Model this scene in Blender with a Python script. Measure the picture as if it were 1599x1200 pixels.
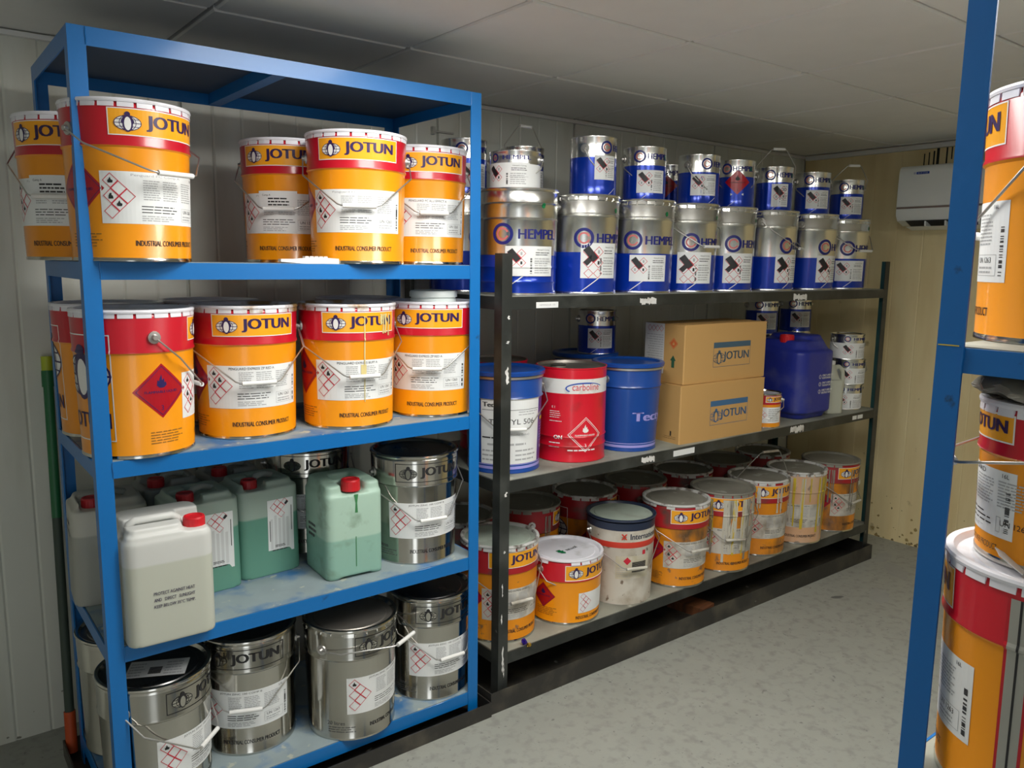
import bpy, bmesh, math, random
from mathutils import Vector, Matrix
for o in list(bpy.data.objects): bpy.data.objects.remove(o)
random.seed(7)
S = bpy.context.scene
COL = S.collection
R = math.radians

# ------------------------------------------------------------------ camera
cam_d = bpy.data.cameras.new('camera'); cam = bpy.data.objects.new('camera', cam_d); COL.objects.link(cam)
EYE = 1.5395
cam_d.sensor_fit = 'HORIZONTAL'; cam_d.sensor_width = 36.0; cam_d.lens = 36.0 * 1250.08 / 1599.0
cam_d.clip_start = 0.05; cam_d.clip_end = 50
yaw, pit, rol = R(37.8534), R(8.6148), R(0.7399)
F = Vector((math.sin(yaw) * math.cos(pit), math.cos(yaw) * math.cos(pit), -math.sin(pit)))
Rt = Vector((math.cos(yaw), -math.sin(yaw), 0)); Up = Rt.cross(F)
R2 = Rt * math.cos(rol) + Up * math.sin(rol); U2 = -Rt * math.sin(rol) + Up * math.cos(rol)
M = Matrix((R2, U2, -F)).transposed().to_4x4(); M.translation = Vector((0, 0, EYE))
cam.matrix_world = M
S.camera = cam
# ------------------------------------------------------------------ world, exposure
w = bpy.data.worlds.new('world'); S.world = w; w.use_nodes = True
w.node_tree.nodes['Background'].inputs[0].default_value = (.93, .97, 1.0, 1)
w.node_tree.nodes['Background'].inputs[1].default_value = 1.9
S.view_settings.view_transform = 'Standard'; S.view_settings.look = 'None'
S.view_settings.exposure = 0.0; S.view_settings.gamma = 1.0; S.view_settings.use_curve_mapping = False
LAMP_COL = (1.0, 0.98, 0.92)
LAMPS = [((1.0353, 1.356), 16.0), ((1.6353, .756), 20.0), ((2.2353, .156), 8.0)]   # ceiling panel centres and watts; third is added to brighten the end wall

# ------------------------------------------------------------------ room numbers
CEIL = 2.19; YW = 2.838; XE = 4.41; XL = -1.065; YF = -0.9
TX, TY = .7353, 2.2558

# ------------------------------------------------------------------ materials
MATS = {}
def mat(name, col, rough=.5, metal=0.0, coat=0.0, var=.08, vscale=9.0, bump=0.0, bscale=60.0,
        dirt=None, dscale=6.0, dthr=.55, dsoft=.12, dstretch=(1, 1, 1), dirt2=None, d2scale=30.0, d2thr=.66,
        level=None, emit=0.0, transl=0.0, rvar=0.0, spec=.5):
    if name in MATS: return MATS[name]
    m = bpy.data.materials.new(name); m.use_nodes = True
    nt = m.node_tree; N = nt.nodes; L = nt.links
    bs = N['Principled BSDF']
    tc = N.new('ShaderNodeTexCoord'); oi = N.new('ShaderNodeObjectInfo')
    add = N.new('ShaderNodeVectorMath'); add.operation = 'MULTIPLY_ADD'
    cmb = N.new('ShaderNodeCombineXYZ')
    for i in range(3): L.new(oi.outputs['Random'], cmb.inputs[i])
    add.inputs[1].default_value = (13.7, 17.1, 11.3)
    L.new(cmb.outputs[0], add.inputs[0]); L.new(tc.outputs['Object'], add.inputs[2])
    def noise(scale, det=4, stretch=None, src=None):
        n = N.new('ShaderNodeTexNoise'); n.inputs['Scale'].default_value = scale; n.inputs['Detail'].default_value = det
        s = src or add.outputs[0]
        if stretch and stretch != (1, 1, 1):
            mp = N.new('ShaderNodeVectorMath'); mp.operation = 'MULTIPLY'; mp.inputs[1].default_value = stretch
            L.new(s, mp.inputs[0]); s = mp.outputs[0]
        L.new(s, n.inputs['Vector']); return n.outputs['Fac']
    def mix(a, b, fac):
        mx = N.new('ShaderNodeMix'); mx.data_type = 'RGBA'
        for sock, v in ((mx.inputs[6], a), (mx.inputs[7], b)):
            if isinstance(v, tuple): sock.default_value = (*v, 1)
            else: L.new(v, sock)
        if isinstance(fac, float): mx.inputs[0].default_value = fac
        else: L.new(fac, mx.inputs[0])
        return mx.outputs[2]
    def thr(src, t, soft):
        mr = N.new('ShaderNodeMapRange'); mr.inputs[1].default_value = t - soft; mr.inputs[2].default_value = t + soft
        L.new(src, mr.inputs[0]); return mr.outputs[0]
    c = mix(tuple(x * (1 - var) for x in col), tuple(min(1, x * (1 + var)) for x in col), noise(vscale))
    if level:    # liquid standing inside a see-through container: (z, colour below)
        sx = N.new('ShaderNodeSeparateXYZ'); L.new(tc.outputs['Object'], sx.inputs[0])
        mr = N.new('ShaderNodeMapRange'); mr.inputs[1].default_value = level[0] + .003; mr.inputs[2].default_value = level[0] - .003
        L.new(sx.outputs[2], mr.inputs[0]); c = mix(c, level[1], mr.outputs[0])
    if dirt: c = mix(c, dirt, thr(noise(dscale, 6, dstretch), dthr, dsoft))
    if dirt2: c = mix(c, dirt2, thr(noise(d2scale, 5), d2thr, .03))
    L.new(c, bs.inputs['Base Color']) if not isinstance(c, tuple) else None
    bs.inputs['Roughness'].default_value = rough; bs.inputs['Metallic'].default_value = metal
    if rvar:
        mr = N.new('ShaderNodeMapRange'); mr.inputs[3].default_value = max(.02, rough - rvar); mr.inputs[4].default_value = rough + rvar
        L.new(noise(vscale * 2), mr.inputs[0]); L.new(mr.outputs[0], bs.inputs['Roughness'])
    bs.inputs['Coat Weight'].default_value = coat; bs.inputs['Coat Roughness'].default_value = .12
    bs.inputs['Specular IOR Level'].default_value = spec
    if emit:
        bs.inputs['Emission Color'].default_value = (*col, 1); bs.inputs['Emission Strength'].default_value = emit
    if bump:
        b = N.new('ShaderNodeBump'); b.inputs['Strength'].default_value = bump; b.inputs['Distance'].default_value = .003
        L.new(noise(bscale, 5), b.inputs['Height']); L.new(b.outputs[0], bs.inputs['Normal'])
    if transl:
        out = N['Material Output']; ms = N.new('ShaderNodeMixShader'); tr = N.new('ShaderNodeBsdfTranslucent')
        L.new(c, tr.inputs[0]); ms.inputs[0].default_value = transl
        L.new(bs.outputs[0], ms.inputs[1]); L.new(tr.outputs[0], ms.inputs[2]); L.new(ms.outputs[0], out.inputs[0])
    MATS[name] = m
    return m

mat('orange', (.84, .30, .004), .3, coat=.35, var=.03)
mat('orange_dirty', (.72, .25, .006), .42, var=.08, dirt=(.10, .06, .03), dscale=9, dthr=.6, dsoft=.10, dstretch=(1, 1, .5), dirt2=(.25, .12, .05), d2scale=28, d2thr=.66)
mat('red', (.52, .006, .020), .3, coat=.35, var=.03)
mat('red_dirty', (.36, .010, .016), .42, var=.1, dirt=(.09, .05, .04), dscale=10, dthr=.62, dsoft=.08)
mat('panel_yellow', (.93, .40, .012), .3, coat=.3, var=.02)
mat('navy', (.030, .012, .085), .4, var=.02)
mat('ink', (.018, .018, .02), .5, var=.02)
mat('grey_ink', (.42, .43, .44), .6, var=.05)
mat('white_print', (.82, .82, .80), .45, var=.03)
mat('label_white', (.80, .82, .82), .5, var=.03)
mat('label_dirty', (.62, .60, .54), .6, var=.08, dirt=(.30, .26, .20), dscale=16, dthr=.58)
mat('haz_red', (.60, .02, .045), .45, var=.03)
mat('diamond_red', (.42, .004, .014), .3, coat=.3, var=.04)
mat('diamond_dark', (.022, .012, .10), .4, var=.03)
mat('lid_white', (.78, .78, .84), .32, coat=.2, var=.04, dirt=(.45, .45, .45), dscale=14, dthr=.68)
mat('lid_dirty', (.25, .24, .20), .6, var=.12, dirt=(.20, .19, .16), dscale=9, dthr=.55, dirt2=(.36, .36, .32), d2scale=16)
mat('lid_grime', (.60, .60, .58), .5, var=.1, dirt=(.16, .14, .12), dscale=22, dthr=.55, dsoft=.06)
mat('lid_green', (.36, .42, .36), .6, var=.12, dirt=(.24, .25, .22), dscale=9, dthr=.6)
mat('lid_rust', (.76, .76, .80), .4, var=.05, dirt=(.32, .19, .07), dscale=11, dthr=.56, dsoft=.05)
mat('steel', (.54, .53, .485), .15, 1.0, var=.06, vscale=5, rvar=.04)
mat('steel_dark', (.17, .17, .17), .3, 1.0, var=.15, vscale=5, rvar=.1)
mat('wire', (.55, .54, .52), .35, .9, var=.05)
mat('plastic_white', (.80, .80, .78), .45, var=.03)
mat('hempel_steel', (.80, .80, .77), .24, 1.0, var=.05, vscale=5, rvar=.04)
mat('hempel_blue', (.004, .042, .44), .22, .35, coat=.4, var=.05)
mat('hempel_blue_print', (.012, .016, .17), .3, var=.03)
mat('hempel_pink', (.62, .16, .16), .4, var=.05)
mat('green_dot', (.0, .16, .05), .4, var=.03)
mat('tectyl_blue', (.006, .058, .30), .3, coat=.3, var=.06)
mat('lilac', (.35, .33, .75), .4, var=.03)
mat('carbo_red', (.62, .006, .022), .3, coat=.3, var=.04, dirt=(.3, .02, .02), dscale=12, dthr=.72)
mat('carbo_blue', (.02, .08, .42), .4, var=.03)
mat('carbo_white', (.74, .74, .72), .45, var=.05, dirt=(.45, .42, .38), dscale=20, dthr=.66)
mat('lid_metal_dull', (.30, .28, .25), .4, .8, var=.15)
mat('inter_white', (.60, .57, .50), .5, var=.08, dirt=(.33, .26, .18), dscale=9, dthr=.60, dirt2=(.20, .15, .11), d2scale=30, d2thr=.67)
mat('inter_navy', (.018, .028, .06), .35, var=.08)
mat('inter_red', (.62, .05, .03), .4, var=.05)
mat('drip_yellow', (.62, .46, .03), .5, var=.12)
mat('drip_white', (.56, .54, .46), .55, var=.12)
mat('drip_grey', (.25, .23, .19), .55, var=.2)
mat('pink_dirty', (.62, .36, .20), .5, var=.12, dirt=(.52, .46, .38), dscale=8, dthr=.52, dsoft=.15, dstretch=(1, 1, .3), dirt2=(.30, .22, .16), d2scale=22)
mat('rack_blue', (.0, .145, .45), .4, coat=.15, var=.08, vscale=4, bump=.12, bscale=45, dirt=(.01, .07, .20), dscale=18, dthr=.73, dsoft=.03)
mat('rack_blue_worn', (.0, .125, .42), .45, coat=.1, var=.08, vscale=4, bump=.15, bscale=45, dirt=(.006, .035, .07), dscale=22, dthr=.71, dsoft=.03, dirt2=(.16, .07, .03), d2scale=12, d2thr=.72)
mat('board_blue', (.25, .31, .33), .6, var=.15, vscale=14, dirt=(.04, .15, .34), dscale=8, dthr=.57, dsoft=.09, dirt2=(.40, .42, .36), d2scale=24, d2thr=.66)
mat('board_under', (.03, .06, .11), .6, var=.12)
mat('rack_black', (.022, .025, .023), .42, var=.25, vscale=7, bump=.15, bscale=40, dirt=(.06, .065, .06), dscale=7, dthr=.6, dirt2=(.45, .45, .42), d2scale=11, d2thr=.74)
mat('rack_teal', (.005, .055, .06), .5, var=.2)
mat('board_grey', (.30, .31, .26), .65, var=.12, dirt=(.17, .17, .14), dscale=5, dthr=.58, dirt2=(.40, .40, .34), d2scale=12)
mat('tray_black', (.030, .028, .025), .42, var=.25, vscale=8, bump=.2, bscale=30, dirt=(.09, .08, .06), dscale=8, dthr=.6, dirt2=(.3, .3, .28), d2scale=20, d2thr=.74)
mat('cardboard', (.56, .33, .115), .75, var=.06, vscale=4, bump=.05, bscale=90)
mat('cardboard_edge', (.30, .17, .06), .8, var=.1)
mat('tape', (.52, .32, .11), .35, var=.05)
mat('box_print', (.055, .11, .16), .6, var=.05)
mat('box_print_blue', (.05, .14, .28), .6, var=.05)
mat('box_red', (.60, .12, .03), .6, var=.05)
mat('box_green', (.03, .11, .06), .6, var=.05)
mat('hdpe_white', (.74, .75, .72), .42, var=.03, level=(.208, (.62, .64, .55)), transl=.18)
mat('hdpe_grey', (.60, .60, .54), .45, var=.04, level=(.20, (.42, .43, .39)), transl=.18)
mat('hdpe_green', (.42, .53, .46), .42, var=.06, level=(.185, (.15, .37, .28)), transl=.15)
mat('hdpe_green2', (.48, .68, .56), .45, var=.06, level=(.125, (.31, .54, .44)), transl=.15, dirt=(.18, .27, .18), dscale=14, dthr=.68)
mat('hdpe_dark', (.26, .28, .27), .45, var=.06)
mat('hdpe_blue', (.018, .030, .28), .42, var=.15, vscale=5, dirt=(.10, .11, .30), dscale=6, dthr=.62)
mat('hdpe_jug', (.60, .62, .52), .4, var=.04, transl=.15)
mat('cap_red', (.62, .012, .02), .4, var=.04)
mat('cap_red_dark', (.40, .012, .02), .45, var=.05)
mat('handle_grey', (.30, .34, .33), .45, var=.05)
mat('floor', (.32, .33, .295), .6, var=.10, vscale=7, bump=.12, bscale=70, dirt=(.255, .26, .235), dscale=26, dthr=.60, dsoft=.10, dirt2=(.18, .185, .17), d2scale=60, d2thr=.69)
mat('wall_panel', (.66, .675, .61), .38, var=.04, vscale=1.5, dirt=(.54, .54, .46), dscale=2.0, dthr=.66, dstretch=(3, 3, .6), dirt2=(.25, .25, .22), d2scale=30, d2thr=.78)
mat('wall_yellow', (.82, .70, .41), .5, var=.06, vscale=1.6, dirt=(.72, .58, .30), dscale=2.2, dthr=.56, dstretch=(3, 3, .5), dirt2=(.42, .33, .17), d2scale=9, d2thr=.73)
mat('wall_plain', (.55, .56, .52), .5, var=.05)
mat('ceiling_tile', (.80, .80, .77), .85, var=.04, bump=.08, bscale=120)
mat('ceiling_bar', (.035, .035, .033), .6, var=.04)
mat('ceiling_slab', (.05, .05, .05), .9)
mat('ac_white', (.74, .77, .75), .3, coat=.15, var=.02)
mat('ac_strip', (.20, .15, .13), .4, var=.05)
mat('ac_dark', (.04, .042, .04), .5)
mat('ac_logo', (.012, .055, .35), .4)
mat('lamp_frame', (.75, .75, .73), .5)
mat('lamp_face', (1, .98, .94), .5, emit=4.0)
mat('pole_yellow', (.42, .50, .03), .45, var=.1)
mat('pole_green', (.015, .14, .05), .45, var=.2)
mat('pole_dark', (.04, .06, .045), .6, var=.2)
mat('pole_orange', (.50, .07, .012), .5, var=.1)
mat('bag_grey', (.20, .19, .16), .35, var=.2, bump=.4, bscale=25)
mat('foil_purple', (.05, .02, .38), .2, .6, var=.2)
mat('foil_gold', (.60, .38, .05), .25, .8, var=.1)
mat('wood', (.22, .08, .03), .7, var=.2, dstretch=(1, 8, 1), dirt=(.1, .04, .02))
mat('pipe_steel', (.5, .5, .48), .35, .6)
mat('tub_white', (.72, .78, .76), .4, var=.04)
mat('black_stain', (.012, .016, .014), .7)
mat('stain_grey', (.30, .31, .30), .8, var=.1)

# ------------------------------------------------------------------ mesh builder
class MB:
    def __init__(s): s.v = []; s.f = []; s.m = []
    def add(s, verts, faces, m):
        o = len(s.v); s.v += [tuple(p) for p in verts]
        for f in faces: s.f.append([i + o for i in f]); s.m.append(m)
        return s
    def box(s, x0, x1, y0, y1, z0, z1, m):
        v = [(x, y, z) for z in (z0, z1) for y in (y0, y1) for x in (x0, x1)]
        return s.add(v, [(0, 2, 3, 1), (4, 5, 7, 6), (0, 1, 5, 4), (2, 6, 7, 3), (0, 4, 6, 2), (1, 3, 7, 5)], m)
    def obox(s, c, hx, hy, hz, rz, m):
        cs, sn = math.cos(rz), math.sin(rz)
        v = []
        for z in (-hz, hz):
            for y in (-hy, hy):
                for x in (-hx, hx): v.append((c[0] + x * cs - y * sn, c[1] + x * sn + y * cs, c[2] + z))
        return s.add(v, [(0, 2, 3, 1), (4, 5, 7, 6), (0, 1, 5, 4), (2, 6, 7, 3), (0, 4, 6, 2), (1, 3, 7, 5)], m)
    def lathe(s, prof, seg=64, cx=0, cy=0, wob=None):
        # prof: (r, z, material of the band up to the next point)
        rows = []
        o = len(s.v)
        for r, z, _ in prof:
            if r < 1e-6: s.v.append((cx, cy, z)); rows.append([len(s.v) - 1] * seg); continue
            row = []
            for i in range(seg):
                a = 2 * math.pi * i / seg; rr = r * (wob(a if a <= math.pi else a - 2 * math.pi, z) if wob else 1)
                s.v.append((cx + rr * math.cos(a), cy + rr * math.sin(a), z)); row.append(len(s.v) - 1)
            rows.append(row)
        for k in range(len(prof) - 1):
            for i in range(seg):
                j = (i + 1) % seg; q = [rows[k][i], rows[k][j], rows[k + 1][j], rows[k + 1][i]]
                q2 = []
                for t in q:
                    if t not in q2: q2.append(t)
                if len(q2) > 2: s.f.append(q2); s.m.append(prof[k][2])
        return s
    def tube(s, pts, r, m, seg=8, caps=True):
        pts = [Vector(p) for p in pts]; rs = r if isinstance(r, (list, tuple)) else [r] * len(pts)
        o = len(s.v); up = None
        for i, p in enumerate(pts):
            t = (pts[min(i + 1, len(pts) - 1)] - pts[max(i - 1, 0)]).normalized()
            if up is None:
                up = Vector((0, 0, 1)) if abs(t.z) < .9 else Vector((1, 0, 0))
            n = (up - t * up.dot(t)).normalized(); up = n; b = t.cross(n)
            for k in range(seg):
                a = 2 * math.pi * k / seg; s.v.append(tuple(p + (n * math.cos(a) + b * math.sin(a)) * rs[i]))
        for i in range(len(pts) - 1):
            for k in range(seg):
                k2 = (k + 1) % seg
                s.f.append([o + i * seg + k, o + i * seg + k2, o + (i + 1) * seg + k2, o + (i + 1) * seg + k]); s.m.append(m)
        if caps:
            s.f.append([o + k for k in range(seg)][::-1]); s.m.append(m)
            s.f.append([o + (len(pts) - 1) * seg + k for k in range(seg)]); s.m.append(m)
        return s
    def extrude(s, poly, y0, y1, m, axis='y'):
        # closed 2D outline pushed along an axis
        n = len(poly); v = []
        for t in (y0, y1):
            for a, b in poly: v.append((a, t, b) if axis == 'y' else ((t, a, b) if axis == 'x' else (a, b, t)))
        f = [list(range(n)), list(range(2 * n - 1, n - 1, -1))]
        f += [(i, i + n, (i + 1) % n + n, (i + 1) % n) for i in range(n)]
        return s.add(v, f, m)
    def mesh(s, name, angle=35, fix=True):
        me = bpy.data.meshes.new(name); names = []
        for m in s.m:
            if m not in names: names.append(m)
        me.from_pydata(s.v, [], s.f)
        for n in names: me.materials.append(MATS[n])
        me.polygons.foreach_set('material_index', [names.index(m) for m in s.m])
        me.polygons.foreach_set('use_smooth', [True] * len(me.polygons))
        me.update()
        if fix:
            bm = bmesh.new(); bm.from_mesh(me); bmesh.ops.recalc_face_normals(bm, faces=bm.faces[:]); bm.to_mesh(me); bm.free()
        me.set_sharp_from_angle(angle=R(angle))
        return me
    def build(s, name, parent=None, **k): return link(name, s.mesh(name, **k), parent)

def link(name, me, parent=None):
    o = bpy.data.objects.new(name, me); COL.objects.link(o)
    if parent: o.parent = parent
    return o
def thing(name, label, cat, loc=(0, 0, 0), rz=0.0, group=None):
    o = bpy.data.objects.new(name, None); COL.objects.link(o); o.location = loc; o.rotation_euler = (0, 0, rz)
    o.empty_display_size = .05
    return tag(o, label, cat, group)
def tag(o, label, cat, group=None):
    o['label'] = label; o['category'] = cat
    if group: o['group'] = group
    return o
def struct(o): o['kind'] = 'structure'; return o

# ------------------------------------------------------------------ flat print, wrapped on surfaces
TXT = {}
def text_polys(t, bold=0.0):   # outlines of a word, scaled to a unit box
    if (t, bold) in TXT: return TXT[(t, bold)]
    cu = bpy.data.curves.new('t', 'FONT'); cu.body = t; cu.size = 1.0; cu.offset = bold; cu.resolution_u = 3; cu.fill_mode = 'FRONT'
    ob = bpy.data.objects.new('t', cu); COL.objects.link(ob)
    dg = bpy.context.evaluated_depsgraph_get(); ev = ob.evaluated_get(dg); me = ev.to_mesh()
    ps = [[(me.vertices[i].co.x, me.vertices[i].co.y) for i in p.vertices] for p in me.polygons]
    ev.to_mesh_clear(); bpy.data.objects.remove(ob); bpy.data.curves.remove(cu)
    xs = [p[0] for q in ps for p in q] or [0]; ys = [p[1] for q in ps for p in q] or [0]
    x0, x1, y0, y1 = min(xs), max(xs), min(ys), max(ys)
    ps = [[((x - x0) / max(x1 - x0, 1e-6), (y - y0) / max(y1 - y0, 1e-6)) for x, y in q] for q in ps]
    TXT[(t, bold)] = (ps, (x1 - x0) / max(y1 - y0, 1e-6)); return TXT[(t, bold)]

class Flat:
    def __init__(s): s.p = []
    def poly(s, pts, m, lay=0): s.p.append((list(pts), m, lay)); return s
    def rect(s, u0, v0, u1, v1, m, lay=0): return s.poly([(u0, v0), (u1, v0), (u1, v1), (u0, v1)], m, lay)
    def frame(s, u0, v0, u1, v1, t, m, lay=0):
        s.rect(u0, v0, u1, v0 + t, m, lay); s.rect(u0, v1 - t, u1, v1, m, lay)
        s.rect(u0, v0 + t, u0 + t, v1 - t, m, lay); return s.rect(u1 - t, v0 + t, u1, v1 - t, m, lay)
    def ellipse(s, cu, cv, a, b, m, lay=0, n=24):
        return s.poly([(cu + a * math.cos(2 * math.pi * i / n), cv + b * math.sin(2 * math.pi * i / n)) for i in range(n)], m, lay)
    def ring(s, cu, cv, a, b, t, m, lay=0, n=28, a0=0, a1=360):
        for i in range(n):
            p = []
            for k, (da, q) in enumerate(((0, i), (0, i + 1), (t, i + 1), (t, i))):
                an = R(a0 + (a1 - a0) * q / n); p.append((cu + (a - da) * math.cos(an), cv + (b - da) * math.sin(an)))
            s.poly(p, m, lay)
        return s
    def diamond(s, cu, cv, h, m, lay=0): return s.poly([(cu - h, cv), (cu, cv - h), (cu + h, cv), (cu, cv + h)], m, lay)
    def dring(s, cu, cv, h, t, m, lay=0):
        o = [(cu - h, cv), (cu, cv - h), (cu + h, cv), (cu, cv + h)]; g = h - t * 1.414
        i = [(cu - g, cv), (cu, cv - g), (cu + g, cv), (cu, cv + g)]
        for k in range(4): s.poly([o[k], o[(k + 1) % 4], i[(k + 1) % 4], i[k]], m, lay)
        return s
    def text(s, t, u, v, h, m, lay=1, w=None, bold=.0, align='c'):
        # centre (or left edge) u, centre v, cap height h
        ps, asp = text_polys(t); w = w or h * asp
        u0 = u - w / 2 if align == 'c' else u
        for k in ((-1, 1) if bold else (0,)):
            for q in ps: s.poly([(u0 + x * w + k * bold * h * 1.6, v - h / 2 + y * h) for x, y in q], m, lay)
        return s
    def lines(s, u0, v0, u1, v1, n, m='grey_ink', lay=1, seed=1, fill=.45):
        rn = random.Random(seed); dv = (v1 - v0) / n
        for i in range(n):
            a = u0; v = v1 - (i + .5) * dv
            end = u1 - rn.random() * .25 * (u1 - u0)
            while a < end:
                b = min(end, a + rn.uniform(.08, .3) * (u1 - u0)); s.rect(a, v - dv * fill / 2, b, v + dv * fill / 2, m, lay); a = b + .03 * (u1 - u0)
        return s
    def bars(s, u0, v0, u1, v1, n, m='ink', lay=1, seed=3):
        # barcode, bars stacked along v
        rn = random.Random(seed); dv = (v1 - v0) / n
        for i in range(n):
            if rn.random() < .62: s.rect(u0, v0 + i * dv, u1, v0 + (i + .8) * dv, m, lay)
        return s
    def merge(s, o, du=0, dv=0, rot=0.0, sc=1.0, lay=0):
        c, n = math.cos(rot), math.sin(rot)
        for pts, m, l in o.p: s.p.append(([(du + sc * (x * c - y * n), dv + sc * (x * n + y * c)) for x, y in pts], m, l + lay))
        return s
    def wrap(s, fn, mb=None, step=.009, lift=.00035, base=.0004, knots=()):
        mb = mb or MB()
        for pts, m, lay in s.p:
            us = [p[0] for p in pts]; lo, hi = min(us), max(us)
            k0, k1 = math.floor(lo / step), math.ceil(hi / step)
            if not step or k1 - k0 <= 1: parts = [pts]
            else: parts = [clip(clip(pts, k * step, 1), (k + 1) * step, -1) for k in range(k0, k1)]
            for kz in knots:
                nx = []
                for q in parts:
                    vs = [p[1] for p in q]
                    if len(q) < 3 or not (min(vs) + 1e-5 < kz < max(vs) - 1e-5): nx.append(q); continue
                    sw = [(b, a) for a, b in q]
                    nx += [[(b, a) for a, b in clip(sw, kz, 1)], [(b, a) for a, b in clip(sw, kz, -1)]]
                parts = nx
            for q in parts:
                if len(q) > 2: mb.add([fn(u, v, base + lift * lay) for u, v in q], [list(range(len(q)))], m)
        return mb
def clip(pts, c, sgn):
    out = []
    for i in range(len(pts)):
        a, b = pts[i], pts[(i + 1) % len(pts)]; da, db = (a[0] - c) * sgn, (b[0] - c) * sgn
        if da >= -1e-9: out.append(a)
        if (da > 1e-9 and db < -1e-9) or (da < -1e-9 and db > 1e-9):
            t = da / (da - db); out.append((a[0] + (b[0] - a[0]) * t, a[1] + (b[1] - a[1]) * t))
    return out
def interp(prof, z):
    for (r0, z0, _), (r1, z1, _) in zip(prof, prof[1:]):
        if z0 <= z <= z1 and z1 > z0: return r0 + (r1 - r0) * (z - z0) / (z1 - z0)
    return prof[-1][0]
def cylmap(rf, rn, phi0=0.0):
    def fn(u, v, off):
        a = u / rn + phi0; r = rf(v) + off
        return (r * math.sin(a), -r * math.cos(a), v)
    return fn

# ---- emblems and printed sheets
def penguin(h, dark='navy', light='white_print', lay=1):
    f = Flat(); a = h * .62
    f.ellipse(0, -h * .06, a, h * .38, light, lay, 24)
    f.ring(0, -h * .06, a, h * .38, h * .035, dark, lay + 1, 24)
    f.rect(-a, -h * .08, a, -h * .045, dark, lay + 1); f.rect(-a * .8, h * .1, a * .8, h * .13, dark, lay + 1); f.rect(-a * .8, -h * .26, a * .8, -h * .23, dark, lay + 1)
    for q in (-1, 1): f.ring(q * 0.0, -h * .06, a * .62, h * .38, h * .03, dark, lay + 1, 20)
    f.poly([(-h * .30, 0), (-h * .2, h * .22), (0, h * .36), (h * .2, h * .22), (h * .30, 0), (h * .22, -h * .12), (-h * .22, -h * .12)], dark, lay + 2)
    f.ellipse(0, -h * .1, h * .23, h * .40, dark, lay + 2, 20)
    f.ellipse(0, h * .36, h * .13, h * .14, dark, lay + 2, 14)
    f.ellipse(0, -h * .09, h * .155, h * .33, light, lay + 3, 18)
    return f
def jotun_panel(w=.23, h=.060, fill='panel_yellow', edge='white_print', ink='navy', light='white_print'):
    f = Flat()
    if fill: f.rect(-w / 2, -h / 2, w / 2, h / 2, fill, 0)
    f.frame(-w / 2, -h / 2, w / 2, h / 2, .0022, edge, 1)
    f.merge(penguin(h * .74, ink, light), du=-w * .325, dv=0, lay=1)
    f.text('JOTUN', w * .135, 0, h * .60, ink, 2, w=w * .58, bold=.035)
    return f
GHS = [(0, 0), (1, 1), (0, 2), (2, 2), (1, 3), (0, 4)]
def ghs(s, cells=GHS, sym=((0, 0), (0, 2), (1, 3)), lay=1, edge='haz_red', fill=None):
    f = Flat()
    for i, j in cells:
        u, v = i * s, -j * s
        if fill: f.diamond(u, v, s, fill, lay)
        f.dring(u, v, s, s * .085, edge, lay + 1)
        if (i, j) in sym:
            if (i + j) % 4 == 0: f.poly([(u - s * .28, v - s * .3), (u + s * .28, v - s * .3), (u + s * .34, v), (u + s * .1, v + s * .12), (u, v + s * .48), (u - s * .2, v + s * .1), (u - s * .34, v)], 'ink', lay + 1)
            elif (i + j) % 4 == 2: f.poly([(u - s * .3, v - s * .36), (u + s * .3, v - s * .36), (u + s * .25, v + s * .0), (u + s * .08, v + s * .1), (u + s * .1, v + s * .38), (u - s * .14, v + s * .36), (u - s * .3, v)], 'ink', lay + 1)
            else: f.rect(u - s * .06, v - s * .15, u + s * .06, v + s * .45, 'ink', lay + 1).rect(u - s * .06, v - s * .42, u + s * .06, v - s * .26, 'ink', lay + 1)
    return f
def jotun_label(w=.272, h=.117, head='PENGUARD EXPRESS ZP RED A', paper='label_white', seed=1, patch=False, sym=((0, 0), (0, 2), (1, 3)), size='16L'):
    f = Flat(); f.rect(-w / 2, -h / 2, w / 2, h / 2, paper, 0)
    f.text(head, -.01, h * .43, .0068, 'grey_ink' if head[1].islower() else 'ink', 1, w=w * .44)
    f.text(size, w * .40, h * .43, .006, 'ink', 1)
    f.merge(ghs(.0172, sym=sym), du=-w / 2 + .023, dv=h * .32)
    for k, (a, b) in enumerate(((-.045, -.005), (.0, .05), (.055, .105))): f.lines(a, -.005, b, h * .36, 9, seed=seed + k)
    f.lines(-.05, -.035, .05, -.015, 3, 'ink', seed=seed + 5, fill=.3)
    f.lines(-.05, -h * .45, .03, -.038, 3, seed=seed + 6)
    f.frame(.055, -h * .42, w / 2 - .02, -.018, .0008, 'grey_ink', 1); f.text('UN 1263', .062, -.026, .008, 'ink', 1, align='l')
    f.lines(.06, -h * .4, w / 2 - .025, -.034, 2, seed=seed + 8)
    f.bars(w / 2 - .014, -h * .42, w / 2 - .007, h * .2, 44, seed=seed)
    if patch:
        f.rect(-.06, .008, .055, h * .56, 'label_white', 2); f.text('Comp A', -.035, h * .45, .007, 'ink', 3)
        for k in range(4): f.lines(-.03, .012 + k * .009, .035, .020 + k * .009, 1, 'ink', 3, seed=seed + k, fill=.5)
    return f
def flame(s, m, lay):
    return Flat().poly([(-.5 * s, -.35 * s), (-.2 * s, -.6 * s), (.2 * s, -.6 * s), (.5 * s, -.35 * s), (.42 * s, 0), (.28 * s, -.1 * s), (.24 * s, .35 * s), (.05 * s, .15 * s), (-.02 * s, .75 * s), (-.22 * s, .3 * s), (-.25 * s, .05 * s), (-.42 * s, .2 * s)], m, lay)
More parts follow.
